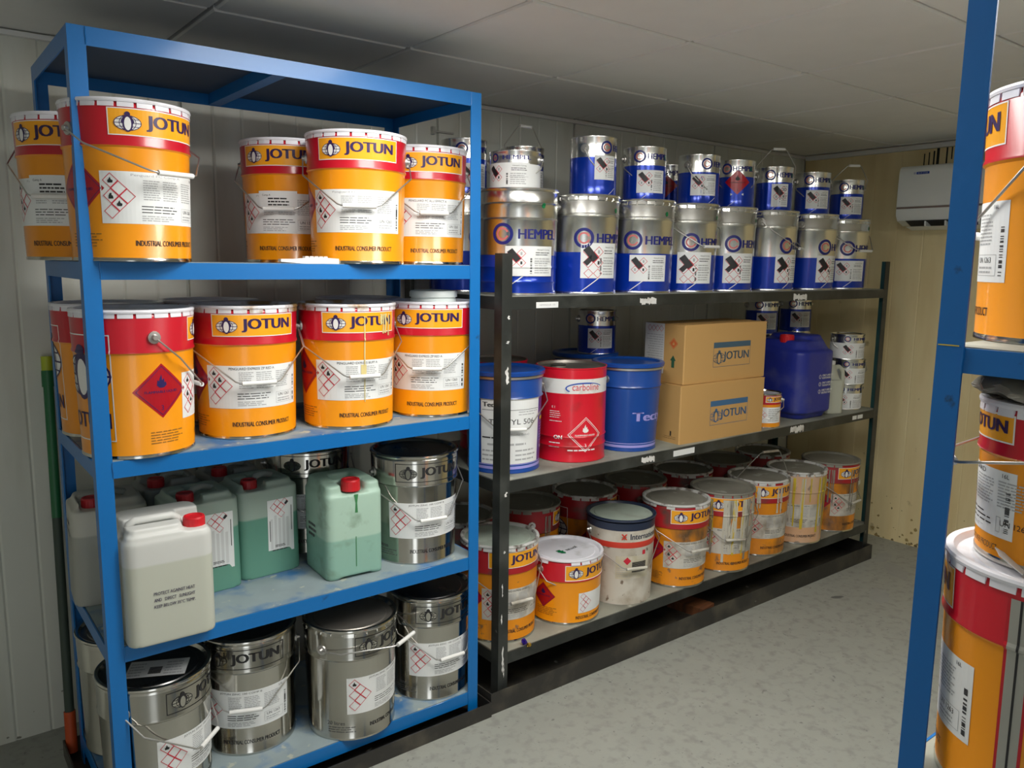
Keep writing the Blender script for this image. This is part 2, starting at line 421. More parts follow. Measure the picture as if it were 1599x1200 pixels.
def flam(h=.068, body='diamond_red', ink='diamond_dark', edge=True):
    f = Flat()
    if body: f.diamond(0, 0, h, body, 0)
    if edge: f.dring(0, 0, h * .9, h * .02, ink, 1)
    f.merge(flame(h * .36, ink, 1), dv=h * .33)
    f.text('FLAMMABLE LIQUID', 0, -h * .04, h * .11, ink, 1, w=h * 1.2, bold=.02); f.text('3', 0, -h * .62, h * .18, ink, 1)
    return f
def hempel_logo(d):
    f = Flat(); f.ring(0, 0, d / 2, d / 2, d * .15, 'hempel_blue_print', 0, 32)
    f.ring(0, 0, d * .29, d * .29, d * .085, 'hempel_pink', 0, 28, 20, 340)
    return f
def hempel_label(w=.15, h=.095, seed=1, tall=False):
    f = Flat(); f.rect(-w / 2, -h / 2, w / 2, h / 2, 'label_white', 0)
    s = h * .155; u0, v0 = -w / 2 + s * 2.4, h * .10
    for i, j in ((-1, 1), (1, 1), (0, 0), (-1, -1), (1, -1)):
        f.dring(u0 + i * s, v0 + j * s, s, s * .10, 'haz_red', 1)
    f.poly([(u0 - 2.0 * s, v0 + 1.3 * s), (u0 - .9 * s, v0 + 2.1 * s), (u0 + .9 * s, v0 - .1 * s), (u0 - .1 * s, v0 - .9 * s)], 'ink', 2)
    for i, j in ((-1, -1), (1, -1), (1, 1)): f.rect(u0 + i * s - s * .2, v0 + j * s - s * .35, u0 + i * s + s * .2, v0 + j * s + s * .3, 'grey_ink' if i + j else 'ink', 1)
    if tall:
        for i in (-1, 1): f.dring(u0 + i * s * .9, -h * .36, s * .9, s * .09, 'haz_red', 1)
        f.poly([(u0 - 1.2 * s, v0 - 1.6 * s), (u0 - .3 * s, v0 - .7 * s), (u0 + .5 * s, v0 - .1 * s), (u0 - .2 * s, v0 + .6 * s), (u0 - 1.9 * s, v0 - .9 * s)], 'ink', 2)
    f.bars(-w * .02, -h * .42, w * .02, h * .1, 26, seed=seed)
    f.text("Hempel's Curing", w * .27, h * .38, h * .06, 'ink', 1, w=w * .3); f.lines(w * .09, h * .18, w * .44, h * .32, 2, 'ink', seed=seed, fill=.35)
    f.lines(w * .07, -h * .42, w * .46, h * .12, 7, seed=seed + 2); f.rect(w * .05, -h * .04, w * .47, -h * .03, 'grey_ink', 1)
    return f

# ------------------------------------------------------------------ pails
CACHE = {}
def cached(key, fn):
    if key not in CACHE: CACHE[key] = fn()
    return CACHE[key]
def bail_pts(Rr, L, hinge_z, alpha):
    # half-hexagon wire hinged on the x axis, swung by alpha from straight down towards -y
    W = Rr + .010
    pl = [(-W, 0), (-W, .38 * L), (-.40 * W, L * .96), (-.30 * W, L), (.30 * W, L), (.40 * W, L * .96), (W, .38 * L), (W, 0)]
    return [(x, -t * math.sin(alpha), hinge_z - t * math.cos(alpha)) for x, t in pl]
def bail_mesh(Rr, L, hz, alpha, wire):
    p = bail_pts(Rr, L, hz, alpha); mb = MB().tube(p, .0022, wire, 6); return mb.mesh('bail', 60)
def grip_mesh(Rr, L, hz, alpha, m):
    p = bail_pts(Rr, L, hz, alpha); mb = MB().tube([p[3], p[4]], .0062, m, 10); return mb.mesh('grip', 50)
def ear_mesh(Rr, hz, m):
    s = 1
    return MB().tube([(s * (Rr - .006), 0, hz), (s * (Rr + .004), 0, hz), (s * (Rr + .0045), 0, hz), (s * (Rr + .013), 0, hz)], [.017, .015, .008, .006], m, 14).mesh('ear', 40)
def lugs_mb(mb, r, z0, z1, n, m, seed=0, miss=0.0):
    rn = random.Random(seed)
    for i in range(n):
        if rn.random() < miss: continue
        a0 = 2 * math.pi * (i + .08) / n; a1 = 2 * math.pi * (i + .92) / n; fl = rn.uniform(0, .003) if miss else 0
        v = []
        for k in range(4):
            a = a0 + (a1 - a0) * k / 3
            for rr, z in ((r - .002, z0), (r + .0015 + fl, z0), (r + .001, z1), (r - .002, z1)): v.append((rr * math.cos(a), rr * math.sin(a), z))
        f = [(0, 1, 2, 3), (15, 14, 13, 12)]
        for k in range(3):
            for q in range(4): f.append((k * 4 + q, k * 4 + 4 + q, k * 4 + 4 + (q + 1) % 4, k * 4 + (q + 1) % 4))
        mb.add(v, f, m)
def lid_mesh(r, z, lugm, topm, n=22, seed=0, miss=0.0, drop=.011):
    mb = MB()
    mb.lathe([(r - .004, z - .008, lugm), (r + .0035, z - .008, lugm), (r + .0045, z - .004, lugm), (r + .003, z, lugm), (r - .002, z + .0012, lugm), (r - .007, z, lugm), (r - .012, z - .009, topm), (r * .80, z - .0105, topm), (r * .78, z - .008, topm), (0, z - .0075, topm)], 72)
    if n: lugs_mb(mb, r + .001, z - .008 - drop, z - .006, n, lugm, seed, miss)
    return mb.mesh('lid', 30)
def pail(name, label, cat, x, y, z, delta, kind, group=None, bail=R(47), tilt=None, abs_rz=None):
    K = KINDS[kind]; h = K['h']; rt = K['rt']
    rz = (-math.atan2(x, y) + R(delta)) if abs_rz is None else abs_rz
    t = thing(name, label, cat, (x, y, z), rz, group)
    if tilt: t.rotation_euler = (tilt[0], tilt[1], rz)
    def body():
        mb = MB().lathe(K['prof'], 80, wob=K.get('wob')); return mb.mesh('body', 35)
    link('body', cached((kind, 'body'), body), t)
    if K.get('lid'): link('lid', cached((kind, 'lid'), K['lid']), t)
    rf = lambda zz: interp(K['prof'], zz)
    kn = sorted({q[1] for q in K['prof'] if .01 < q[1] < h - .01})
    for nm, pv in K['prints'].items():
        fn, phi, zc = pv[:3]; pb = pv[3] if len(pv) > 3 else .0004
        def mk():
            f2 = Flat().merge(fn(), dv=zc)
            w = K.get('wob')
            rfn = cylmap(rf, rt * .96, R(phi))
            if w:
                def wfn(u, v, off, g=rfn):
                    px, py, pz = g(u, v, off); a = math.atan2(py, px); q = w(a, pz); return (px * q, py * q, pz)
                return f2.wrap(wfn, base=pb, knots=kn).mesh(nm, 60, fix=False)
            return f2.wrap(rfn, base=pb, knots=kn).mesh(nm, 60, fix=False)
        po_ = link(nm, cached((kind, nm), mk), t)
        if nm == 'paint_drip': po_['kind'] = 'stuff'
    if bail is not None and K.get('bail'):
        L, hz, wire, grip = K['bail']; Rr = interp(K['prof'], hz)
        b = link('bail_handle', cached((kind, 'bail', round(bail, 3)), lambda: bail_mesh(Rr, L, hz, bail, wire)), t)
        link('grip', cached((kind, 'grip', round(bail, 3)), lambda: grip_mesh(Rr, L, hz, bail, grip)), b)
    if K.get('bail'):
        L, hz, wire, grip = K['bail']; Rr = interp(K['prof'], hz)
        for ez in (0, math.pi): link('handle_ear', cached((kind, 'ear'), lambda: ear_mesh(Rr, hz, wire)), t).rotation_euler = (0, 0, ez)
    return t

def jprof(h, rb, rt, lo, hi, split, top=None, base='steel'):
    k = (rt - rb) / h; g = lambda z: rb + k * z
    return [(0, .004, base), (rb - .006, .004, base), (rb - .003, 0, base), (rb + .0015, .001, base), (rb + .0015, .007, base), (g(.009), .009, lo),
            (g(split), split, lo), (g(split) + .0035, split + .004, hi), (g(split) + .0035, split + .007, hi), (g(split) + .0015, split + .012, hi),
            (g(h - .014) + .0015, h - .014, hi), (g(h - .01), h - .01, hi), (rt - .004, h - .004, hi), (rt - .02, h - .012, top or hi), (0, h - .012, top or hi)]
def ICP(): return Flat().text('INDUSTRIAL CONSUMER PRODUCT', 0, 0, .0125, 'ink', 1, w=.17, bold=.015)
def smallprint(): return Flat().lines(-.045, -.016, .045, .018, 5, 'grey_ink2', seed=4, fill=.35)
mat('grey_ink2', (.30, .14, .02), .5)
mat('steel_ink', (.10, .10, .10), .5)
def bigbox():
    f = Flat().frame(-.085, -.13, .085, .13, .0028, 'white_print', 0); f.merge(penguin(.135, 'navy', 'white_print'), dv=.038)
    f.text('JOTUN', 0, -.085, .05, 'navy', 2, w=.15, bold=.02); return f
KINDS = {}
def jotun_kind(key, head, dirty=False, lidtop='lid_white', lug='lid_white', rb=.132, rt=.1415, h=.36, split=.256, patch=False, seed=1, extra=None, miss=0.0, size='16L', sym=((0, 0), (0, 2), (1, 3))):
    o, r_ = ('orange_dirty', 'red_dirty') if dirty else ('orange', 'red')
    K = dict(h=h, rt=rt, prof=jprof(h, rb, rt, o, r_, split), lid=lambda: lid_mesh(rt, h + .003, lug, lidtop, 22, seed, miss),
             bail=(.205 * (h / .36 if h < .3 else 1), h * .825, 'wire', 'label_dirty' if dirty else 'plastic_white'))
    pw = 'label_dirty' if dirty else 'label_white'
    zl = .145 if h > .3 else .098
    K['prints'] = {'brand_panel': (lambda: jotun_panel(), 0, h - .048), 'label': (lambda: jotun_label(head=head, paper=pw, seed=seed, patch=patch, size=size, sym=sym, h=.117 if h > .3 else .085, w=.272 if h > .3 else .2), -2, zl),
                   'printed_text': (ICP, 6, .043 if h > .3 else .028), 'hazard_diamond': (lambda: flam(.068 if h > .3 else .05), -84, .165 if h > .3 else .11), 'fine_print': (smallprint, -78, .048), 'printed_box': (bigbox, -166, .175)}
    if h < .3: K['prints'].pop('printed_box')
    if extra: K['prints'].update(extra)
    KINDS[key] = K
jotun_kind('j_fc', 'Penguard FC Comp A', seed=1)
jotun_kind('j_fcp', 'Penguard FC Comp A', seed=2, patch=True)
jotun_kind('j_alu', 'PENGUARD FC ALU EFFECT A', seed=3)
jotun_kind('j_zp', 'PENGUARD EXPRESS ZP RED A', seed=4, sym=((0, 0), (1, 1), (0, 2)))
jotun_kind('j_zpr', 'PENGUARD EXPRESS ZP RED A', seed=4, lug='lid_rust', sym=((0, 0), (1, 1), (0, 2)))
def drips(seed, n, v1, v0, mats, spread=.13, wd=(.002, .007)):
    def fn():
        rn = random.Random(seed); f = Flat()
        for i in range(n):
            u = rn.uniform(-spread, spread); l = rn.uniform(.25, 1.0) * (v1 - v0); w_ = rn.uniform(*wd); m = rn.choice(mats)
            pts = []; k = 7
            for j in range(k): pts.append((u - w_ * rn.uniform(.4, 1.0), v1 - l * j / (k - 1)))
            pts.append((u, v1 - l - w_))
            for j in range(k)[::-1]: pts.append((u + w_ * rn.uniform(.4, 1.0), v1 - l * j / (k - 1)))
            for j in range(k - 1): f.poly([pts[j], pts[j + 1], pts[-2 - j], pts[-1 - j]], m, 5)
        return f
    return fn
mat('drip_cream', (.66, .56, .25), .4, var=.1)
jotun_kind('j_buff', 'PENGUARD EXPRESS BUFF A', seed=5, lug='lid_rust', sym=((0, 0), (1, 1)), extra={'paint_drip': (lambda: drips(11, 2, .33, .02, ['drip_cream'], .012, (.001, .0022))().merge(drips(5, 4, .335, .265, ['drip_cream'], .02, (.003, .006))(), du=.065).rect(-.012, .15, .004, .19, 'drip_cream', 5), 2, 0)})
jotun_kind('j_d1', 'PENGUARD EXPRESS ZP RED A', True, 'lid_green', 'lid_grime', seed=6, miss=.1)
jotun_kind('j_d2', 'PENGUARD EXPRESS ZP RED A', True, 'lid_dirty', 'lid_grime', seed=7, miss=.15)
jotun_kind('j_drip', 'PENGUARD EXPRESS ZP RED A', True, 'lid_dirty', 'lid_dirty', seed=8, miss=.2, extra={'paint_drip': (drips(3, 46, .335, .03, ['drip_white', 'drip_grey', 'drip_grey', 'drip_white', 'drip_yellow'], .19, (.004, .012)), 0, 0)})
jotun_kind('j_d3', 'PENGUARD EXPRESS ZP RED A', True, 'lid_dirty', 'lid_grime', seed=9, miss=.1, extra={'paint_drip': (drips(9, 9, .335, .2, ['drip_white'], .12, (.003, .008)), 8, 0)})
jotun_kind('j_d4', 'PENGUARD EXPRESS ZP RED A', True, 'lid_dirty', 'lid_dirty', seed=10, miss=.15, extra={'paint_drip': (drips(21, 10, .33, .1, ['drip_grey'], .2, (.002, .006)), 0, 0)})
jotun_kind('j_short', 'PENGUARD HB', False, 'lid_white', 'lid_white', h=.255, split=.168, rb=.134, rt=.142, seed=12, miss=.08)
KINDS['j_short']['prints']['label'] = (lambda: Flat().rect(-.085, -.04, .085, .04, 'label_white', 0).merge(ghs(.0125, sym=()), du=-.066, dv=.026), 10, .085)
# paint-covered pink pail with yellow runs
jotun_kind('j_pink', 'PENGUARD EXPRESS ZP RED A', True, 'lid_dirty', 'lid_grime', seed=13, miss=.1, extra={'paint_drip': (drips(31, 34, .335, .04, ['drip_yellow', 'drip_white', 'drip_yellow', 'drip_grey'], .2, (.003, .009)), 0, 0)})
KINDS['j_pink']['prof'] = jprof(.36, .132, .1415, 'pink_dirty', 'pink_dirty', .256); KINDS['j_pink']['prints'].pop('brand_panel'); KINDS['j_pink']['prints'].pop('hazard_diamond'); KINDS['j_pink']['prints'].pop('printed_box')

def steel_kind(key, seed=1, top='steel_dark', text20=False, miss=0.0):
    h, rb, rt = .352, .133, .1415
    p = jprof(h, rb, rt, 'steel', 'steel', .256, 'steel_dark')
    K = dict(h=h, rt=rt, prof=p, lid=lambda: lid_mesh(rt, h + .003, 'steel', top, 26 if miss else 0, seed, miss), bail=(.205, .29, 'wire', 'plastic_white'))
    K['prints'] = {'brand_panel': (lambda: jotun_panel(fill=None, edge='ink', ink='ink', light='steel'), 0, h - .05),
                   'label': (lambda: jotun_label(head='JOTUN ZINC 100 COMP B', seed=seed, sym=((0, 0),), size='2.5L'), -2, .145), 'printed_text': (ICP, 6, .043),
                   'fine_print': (lambda: Flat().text('20 litres', -.02, .012, .012, 'steel_ink', 1).lines(-.045, -.02, .045, .002, 3, 'steel_ink', seed=4, fill=.3), -66, .045)}
    KINDS[key] = K
steel_kind('s_a', 1); steel_kind('s_b', 2); steel_kind('s_c', 3, 'lid_metal_dull', True, .12)

def hempel_kind(key, h=.352, rb=.128, rt=.133, seed=1, hoops=False, tall=True, bail=True, lab=(0, .097)):
    k = (rt - rb) / h; g = lambda z: rb + k * z; sp = .150 if not hoops else .135
    s_, b_ = 'hempel_steel', 'hempel_blue'
    p = [(0, .004, s_), (rb - .005, .004, s_), (rb - .003, 0, s_), (rb + .0015, .001, s_), (rb + .0015, .006, s_), (g(.008), .008, b_)]
    beads = [.045, .095] if hoops else []
    for z in beads: p += [(g(z - .006), z - .006, b_), (g(z) + .003, z, b_), (g(z + .006), z + .006, b_)]
    p += [(g(sp), sp, s_)]
    for z in ([.255, .305] if hoops else [.278, .285]): p += [(g(z - .005), z - .005, s_), (g(z) + .0035, z, s_), (g(z + .005) + (.0 if hoops else .001), z + .005, s_)]
    p = sorted(p[:6], key=lambda q: 0) + sorted(p[6:], key=lambda q: q[1])
    p += [(g(h - .01), h - .01, s_), (rt - .004, h - .004, s_), (rt - .02, h - .01, 'steel_dark'), (0, h - .01, 'steel_dark')]
    K = dict(h=h, rt=rt, prof=p, lid=lambda: lid_mesh(rt, h + .002, s_, s_, 0 if hoops else 24, seed, .08, .012))
    if bail: K['bail'] = (.19, .305, 'wire', 'plastic_white')
    zl = .20 if not hoops else .205
    K['prints'] = {'brand_emblem': (lambda: hempel_logo(.072), -35, zl), 'lettering': (lambda: Flat().text('HEMPEL', 0, 0, .032, 'hempel_blue_print', 1, w=.15, bold=.03), 20, zl),
                   'label': (lambda: hempel_label(.15 if not hoops else .17, .125 if tall else .10, seed, tall), -2 + lab[0], lab[1], .0034 if hoops else .0004),
                   'green_sticker': (lambda: Flat().ellipse(0, 0, .007, .009, 'green_dot', 1), 25, .30), 'diagonal_line': (lambda: Flat().poly([(-.06, -.028), (-.056, -.028), (.02, .028), (.014, .028)], 'white_print', 0), -12, .038)}
    KINDS[key] = K
hempel_kind('h_hoop', h=.355, rb=.136, rt=.139, seed=1, hoops=True, tall=False, lab=(8, .115))
hempel_kind('h_a', seed=2, lab=(-4, .12)); hempel_kind('h_b', seed=3, tall=False, lab=(-4, .095)); hempel_kind('h_c', seed=4, lab=(-22, .098), rb=.122, rt=.127); hempel_kind('h_d', seed=5, lab=(-16, .098), rb=.122, rt=.127); hempel_kind('h_e', h=.34, seed=6, tall=False, lab=(-22, .09), rb=.120, rt=.125)

def hcan_kind(key, h=.205, r=.085, seed=1, wob=None, lab=(.11, .085), zlab=.075, diamond=False, white=False, emblem=True, plab=-2):
    s_, b_ = 'hempel_steel', 'hempel_blue'; sp = h * .66
    lo = 'label_white' if white else b_
    p = [(0, .004, s_), (r - .006, .004, s_), (r - .003, 0, s_), (r + .001, .001, s_), (r + .001, .004, s_), (r, .006, lo), (r, h * .2, lo), (r, h * .35, lo), (r, h * .5, lo), (r, sp, s_), (r, h * .85, s_), (r, h - .008, s_), (r + .0015, h - .005, s_), (r + .0015, h, s_), (r - .004, h, s_), (r - .007, h - .007, s_), (r * .7, h - .007, s_), (r * .68, h - .003, s_), (0, h - .003, s_)]
    K = dict(h=h, rt=r, prof=p, bail=(.10 if h < .16 else .125, h * .80, 'wire', 'plastic_white'), wob=wob)
    pr = {}
    if emblem:
        q = min(1, h / .2)
        pr['brand_emblem'] = (lambda: hempel_logo(.046 * q), -35, h * .82); pr['lettering'] = (lambda: Flat().text('HEMPEL', 0, 0, .021 * q, 'hempel_blue_print', 1, w=.095, bold=.03), 20, h * .82)
    if diamond: pr['hazard_diamond'] = (lambda: flam(.052, 'diamond_red', 'ink', False), 0, h * .55)
    else:
        pr['label'] = (lambda: hempel_label(lab[0], lab[1], seed), plab, zlab)
    if not white: pr['diagonal_line'] = (lambda: Flat().poly([(-.03, -.015), (-.028, -.015), (.012, .015), (.009, .015)], 'white_print', 0), -12, .02); pr['green_sticker'] = (lambda: Flat().ellipse(0, 0, .006, .008, 'green_dot', 1), 44, h * .82)
    K['prints'] = pr; KINDS[key] = K
dent = lambda a, z: 1 - .10 * math.exp(-((a + 2.2) / .22) ** 2) * (0.4 + .6 * math.sin(z * 20) ** 2) - .05 * math.exp(-((a + 1.5) / .15) ** 2)
dent2 = lambda a, z: 1 - .12 * math.exp(-((a + 1.95) / .2) ** 2)
hcan_kind('c_tall', .215, .086, 1, zlab=.105, lab=(.085, .085), plab=-36); hcan_kind('c_std', .205, .084, 2); hcan_kind('c_dent', .205, .085, 3, dent, zlab=.085, plab=-40); hcan_kind('c_dia', .205, .08, 4, diamond=True)
hcan_kind('c_dent2', .2, .081, 5, dent2, lab=(.075, .10), emblem=True); hcan_kind('c_far', .2, .08, 6); hcan_kind('c_low', .128, .087, 7, white=True, zlab=.045, lab=(.15, .085))
hcan_kind('c_stack', .13, .083, 8, white=True, zlab=.044, lab=(.14, .078)); hcan_kind('c_back', .188, .083, 9, zlab=.07)

# single-purpose pails
def tect_prof(h, rb, rt, m):
    k = (rt - rb) / h; g = lambda z: rb + k * z
    return [(0, .004, m), (rb - .004, .004, m), (rb - .002, 0, m), (rb + .0015, .001, m), (rb + .0015, .006, m), (g(.008), .008, m), (g(.016), .016, 'lilac'), (g(.026), .026, m), (g(.031), .031, 'lilac'), (g(.034), .034, m),
            (g(h - .098), h - .098, m), (g(h - .09) + .0045, h - .092, m), (g(h - .082), h - .084, m), (g(h - .03), h - .03, m), (rt - .004, h - .012, m), (0, h - .012, m)]
def tect_lid(r, h, m='tectyl_blue'):
    return MB().lathe([(r - .002, h - .028, 'wire'), (r + .004, h - .027, 'wire'), (r + .004, h - .019, 'wire'), (r + .002, h - .018, m), (r + .009, h - .016, m), (r + .010, h - .004, m), (r + .006, h, m), (r - .008, h, m), (r - .016, h - .008, m), (0, h - .008, m)], 72).mesh('lid', 35)
def tect_label():
    f = Flat().rect(-.115, -.115, .115, .115, 'label_white', 0); f.text('Tectyl', -.072, .093, .022, 'ink', 1, w=.07, bold=.05); f.rect(-.11, .076, .11, .0775, 'ink', 1)
    f.text('TECTYL 506', 0, .035, .019, 'ink', 1, w=.17); f.text('(FEDERAL INDUSTRY)', 0, .008, .009, 'grey_ink', 1, w=.13); f.text('(Nippon Sacht Sake)', 0, -.012, .010, 'grey_ink', 1, w=.13)
    f.lines(-.11, -.024, .0, -.018, 1, 'ink', seed=2, fill=.8); f.lines(-.09, -.05, .06, -.04, 1, seed=3, fill=.7); f.lines(-.11, -.108, -.01, -.06, 3, seed=4, fill=.35); f.lines(.01, -.108, .11, -.06, 3, seed=6, fill=.35); f.lines(.02, .055, .11, .074, 2, seed=8, fill=.3); return f
KINDS['t_label'] = dict(h=.358, rt=.138, prof=tect_prof(.358, .130, .138, 'tectyl_blue'), lid=lambda: tect_lid(.137, .36), bail=(.2, .295, 'wire', 'plastic_white'),
    prints={'label': (tect_label, 0, .150), 'printed_text': (lambda: Flat().text('Tectyl', 0, -.05, .014, 'white_print', 1).rect(-.02, .05, .015, .062, 'drip_yellow', 1).lines(-.02, -.03, .02, .04, 7, 'lilac', seed=3, fill=.25), 65, .13)})
KINDS['t_plain'] = dict(h=.348, rt=.136, prof=tect_prof(.348, .120, .136, 'tectyl_blue'), lid=lambda: tect_lid(.135, .35), bail=(.2, .285, 'wire', 'plastic_white'),
    prints={'lettering': (lambda: Flat().text('Tectyl', 0, 0, .046, 'lilac', 1, w=.18, bold=.05), 0, .135)})
def carbo_prof():
    h, r, m = .352, .133, 'carbo_red'
    return [(0, .006, m), (r - .004, .006, m), (r - .001, 0, m), (r + .002, .002, m), (r + .002, .006, m), (r, .01, m), (r, .055, m), (r + .003, .060, m), (r, .066, m), (r, .090, m), (r + .003, .095, m), (r, .101, m), (r, .258, 'carbo_white'), (r, .312, m), (r, h - .006, m), (r + .002, h - .004, m), (r + .002, h, m), (r - .003, h, 'lid_metal_dull'), (r - .006, h - .010, 'lid_metal_dull'), (0, h - .009, 'lid_metal_dull')]
def carbo_print():
    f = Flat(); f.merge(flam(.065, None, 'white_print'), du=.035, dv=-.09); f.dring(.035, -.09, .066, .002, 'white_print', 1)
    f.text('carboline', .035, .088, .026, 'haz_red', 1, w=.105, bold=.0); f.ring(.03, .083, .072, .022, .005, 'carbo_blue', 2, 20, 70, 215); f.ring(.03, .083, .072, .022, .003, 'carbo_blue', 2, 12, 20, 70)
    f.lines(-.10, -.03, -.05, .0, 4, 'white_print', seed=2, fill=.3); f.text('ON', -.065, -.10, .014, 'white_print', 1, bold=.04); f.lines(-.10, -.145, -.05, -.115, 2, 'white_print', seed=5, fill=.25)
    f.lines(-.03, -.152, .09, -.145, 1, 'white_print', seed=9, fill=.7); f.lines(-.10, -.045, -.05, -.036, 1, 'white_print', seed=8, fill=.3); f.text('E 1', -.085, .012, .008, 'white_print', 1); return f
def carbo_cap(): return MB().lathe([(.03, .343, 'lid_metal_dull'), (.03, .352, 'steel'), (.026, .355, 'lid_metal_dull'), (.012, .355, 'lid_metal_dull'), (0, .351, 'lid_metal_dull')], 24, -.055, -.03).mesh('bung_cap', 40)
KINDS['carbo'] = dict(h=.352, rt=.133, prof=carbo_prof(), prints={'printed_text': (carbo_print, 0, .195)}, lid=carbo_cap)
def inter_prof():
    h, rb, rt = .35, .130, .139; m = 'inter_white'; k = (rt - rb) / h; g = lambda z: rb + k * z; n = 'inter_navy'
    return [(0, .004, m), (rb - .004, .004, m), (rb - .002, 0, m), (rb + .001, .001, m), (g(.006), .006, m), (g(.238), .238, 'inter_red'), (g(.252) + .003, .249, 'inter_red'), (g(.262), .262, m), (g(.308), .308, n), (g(.338), .338, n), (0, .338, n)]
def inter_print():
    f = Flat().text('International', .052, .10, .024, 'inter_navy', 1, w=.145, bold=.02)
    for q in (-1, 1): f.poly([(-.045 - .012, .10 - q * .012), (-.045 - .005, .10 - q * .012), (-.045 + .012, .10 + q * .012), (-.045 + .005, .10 + q * .012)], 'inter_red', 1)
    f.rect(-.075, -.075, .07, .02, 'drip_cream2', 0); f.bars(-.01, -.07, .055, -.005, 18, seed=5); f.diamond(-.03, .0, .016, 'haz_red', 1); f.rect(.035, .022, .05, .04, 'haz_red', 1)
    f.lines(-.07, -.07, -.02, -.025, 5, seed=2, fill=.2); return f
mat('drip_cream2', (.55, .50, .36), .55, var=.12, dirt=(.62, .58, .50), dscale=25)
KINDS['inter'] = dict(h=.35, rt=.139, prof=inter_prof(), lid=lambda: lid_mesh(.139, .352, 'inter_navy', 'lid_green', 0), bail=(.2, .285, 'wire', 'drip_white'), prints={'printed_text': (inter_print, 0, .185)})
# small JOTUN can
def jsmall():
    h, r = .158, .073; o, r_ = 'orange', 'red'; s_ = 'steel'
    K = dict(h=h, rt=r, prof=[(0, .003, s_), (r - .004, .003, s_), (r - .002, 0, s_), (r + .001, .001, s_), (r, .005, o), (r, .108, r_), (r, h - .008, s_), (r + .0015, h - .005, s_), (r + .0015, h, s_), (r - .004, h, s_), (r - .006, h - .006, 'lid_white'), (0, h - .004, 'lid_white')], bail=(.105, .125, 'wire', 'plastic_white'))
    K['prints'] = {'brand_panel': (lambda: jotun_panel(.105, .028), 45, .132), 'label': (lambda: Flat().rect(-.06, -.036, .06, .036, 'label_white', 0).merge(ghs(.0105, sym=()), du=-.045, dv=.022).lines(-.01, -.03, .05, .03, 7, seed=3), 22, .06)}
    return K
KINDS['j_small'] = jsmall()
jotun_kind('j_mid', 'JOTUN THINNER', False, 'lid_white', 'lid_white', h=.225, split=.150, rb=.100, rt=.108, seed=15)
KINDS['j_mid']['prints']['label'] = (lambda: jotun_label(.165, .095, 'PENGUARD', seed=15), 0, .085); KINDS['j_mid']['prints']['brand_panel'] = (lambda: jotun_panel(.15, .040), 0, .192)
KINDS['j_mid']['prints']['printed_text'] = (lambda: Flat().text('INDUSTRIAL CONSUMER PRODUCT', 0, 0, .009, 'ink', 1, w=.12), 0, .022); KINDS['j_mid']['bail'] = (.15, .175, 'wire', 'plastic_white')
def seam():
    f = Flat().rect(-.016, -.153, .016, .148, 'red', 0).rect(-.012, -.153, .012, .148, 'seam_grey', 1).rect(-.001, -.153, .002, .148, 'ink', 2)
    f.text('SAFETY', .055, .04, .010, 'ink', 1, bold=.03); f.lines(.03, -.14, .10, .03, 14, 'grey_ink2', seed=4, fill=.3); return f
mat('seam_grey', (.42, .42, .38), .35, .3)
jotun_kind('j_near', 'Penguard FC Comp A', seed=16, h=.335, split=.24, extra={'side_seam': (seam, 92, .165, .001), 'label': (lambda: jotun_label(head='Penguard FC Comp A', seed=16), 12, .135)})
KINDS['j_near']['bail'] = None
jotun_kind('j_near2', 'Penguard FC Comp A', seed=17)

# ------------------------------------------------------------------ setting
b = MB().box(XL - .1, XE + .1, YF - .1, YW + .1, -.08, 0, 'floor'); struct(b.build('floor'))
# back wall of ribbed sandwich panels
wb = struct(MB().box(XL - .1, XE + .1, YW + .012, YW + .1, 0, 2.6, 'wall_plain').build('wall_back'))
jx = [XL - .1, -.19, .81, 1.81, 2.55, 3.56, XE]
for a, c in zip(jx, jx[1:]):
    prof = []; x = a + .0025; n = max(1, round((c - a) / .1)); st = (c - a - .005) / n
    prof.append((x, YW + .012))
    for i in range(n):
        x0 = a + .0025 + i * st
        prof += [(x0 + (.002 if i == 0 else .006), YW), (x0 + st - .006, YW), (x0 + st, YW + .003 if i < n - 1 else YW + .006)]
    prof += [(c - .0025, YW + .012)]
    MB().extrude(prof, 0, CEIL + .03, 'wall_panel', 'z').build('wall_panel', wb, angle=10)
MB().box(1.78, 1.88, YW - .012, YW, 2.055, 2.062, 'pipe_steel').box(1.775, 1.787, YW - .02, YW, 2.045, 2.075, 'pipe_steel').build('bracket', wb)
# end wall, cream yellow
we = struct(MB().box(XE + .012, XE + .1, YF - .1, YW + .1, 0, 2.6, 'wall_plain').build('wall_right'))
jy = [YF, .05, 1.0, 1.95, YW]
for a, c in zip(jy, jy[1:]):
    prof = [(XE + .012, a + .002)]; n = max(1, round((c - a) / .16)); st = (c - a - .004) / n
    for i in range(n):
        y0 = a + .002 + i * st; prof += [(XE, y0 + .004), (XE, y0 + st - .004), (XE + .0012, y0 + st)]
    prof += [(XE + .012, c - .002)]
    MB().extrude(prof, 0, CEIL + .03, 'wall_yellow', 'z').build('wall_panel', we, angle=10)
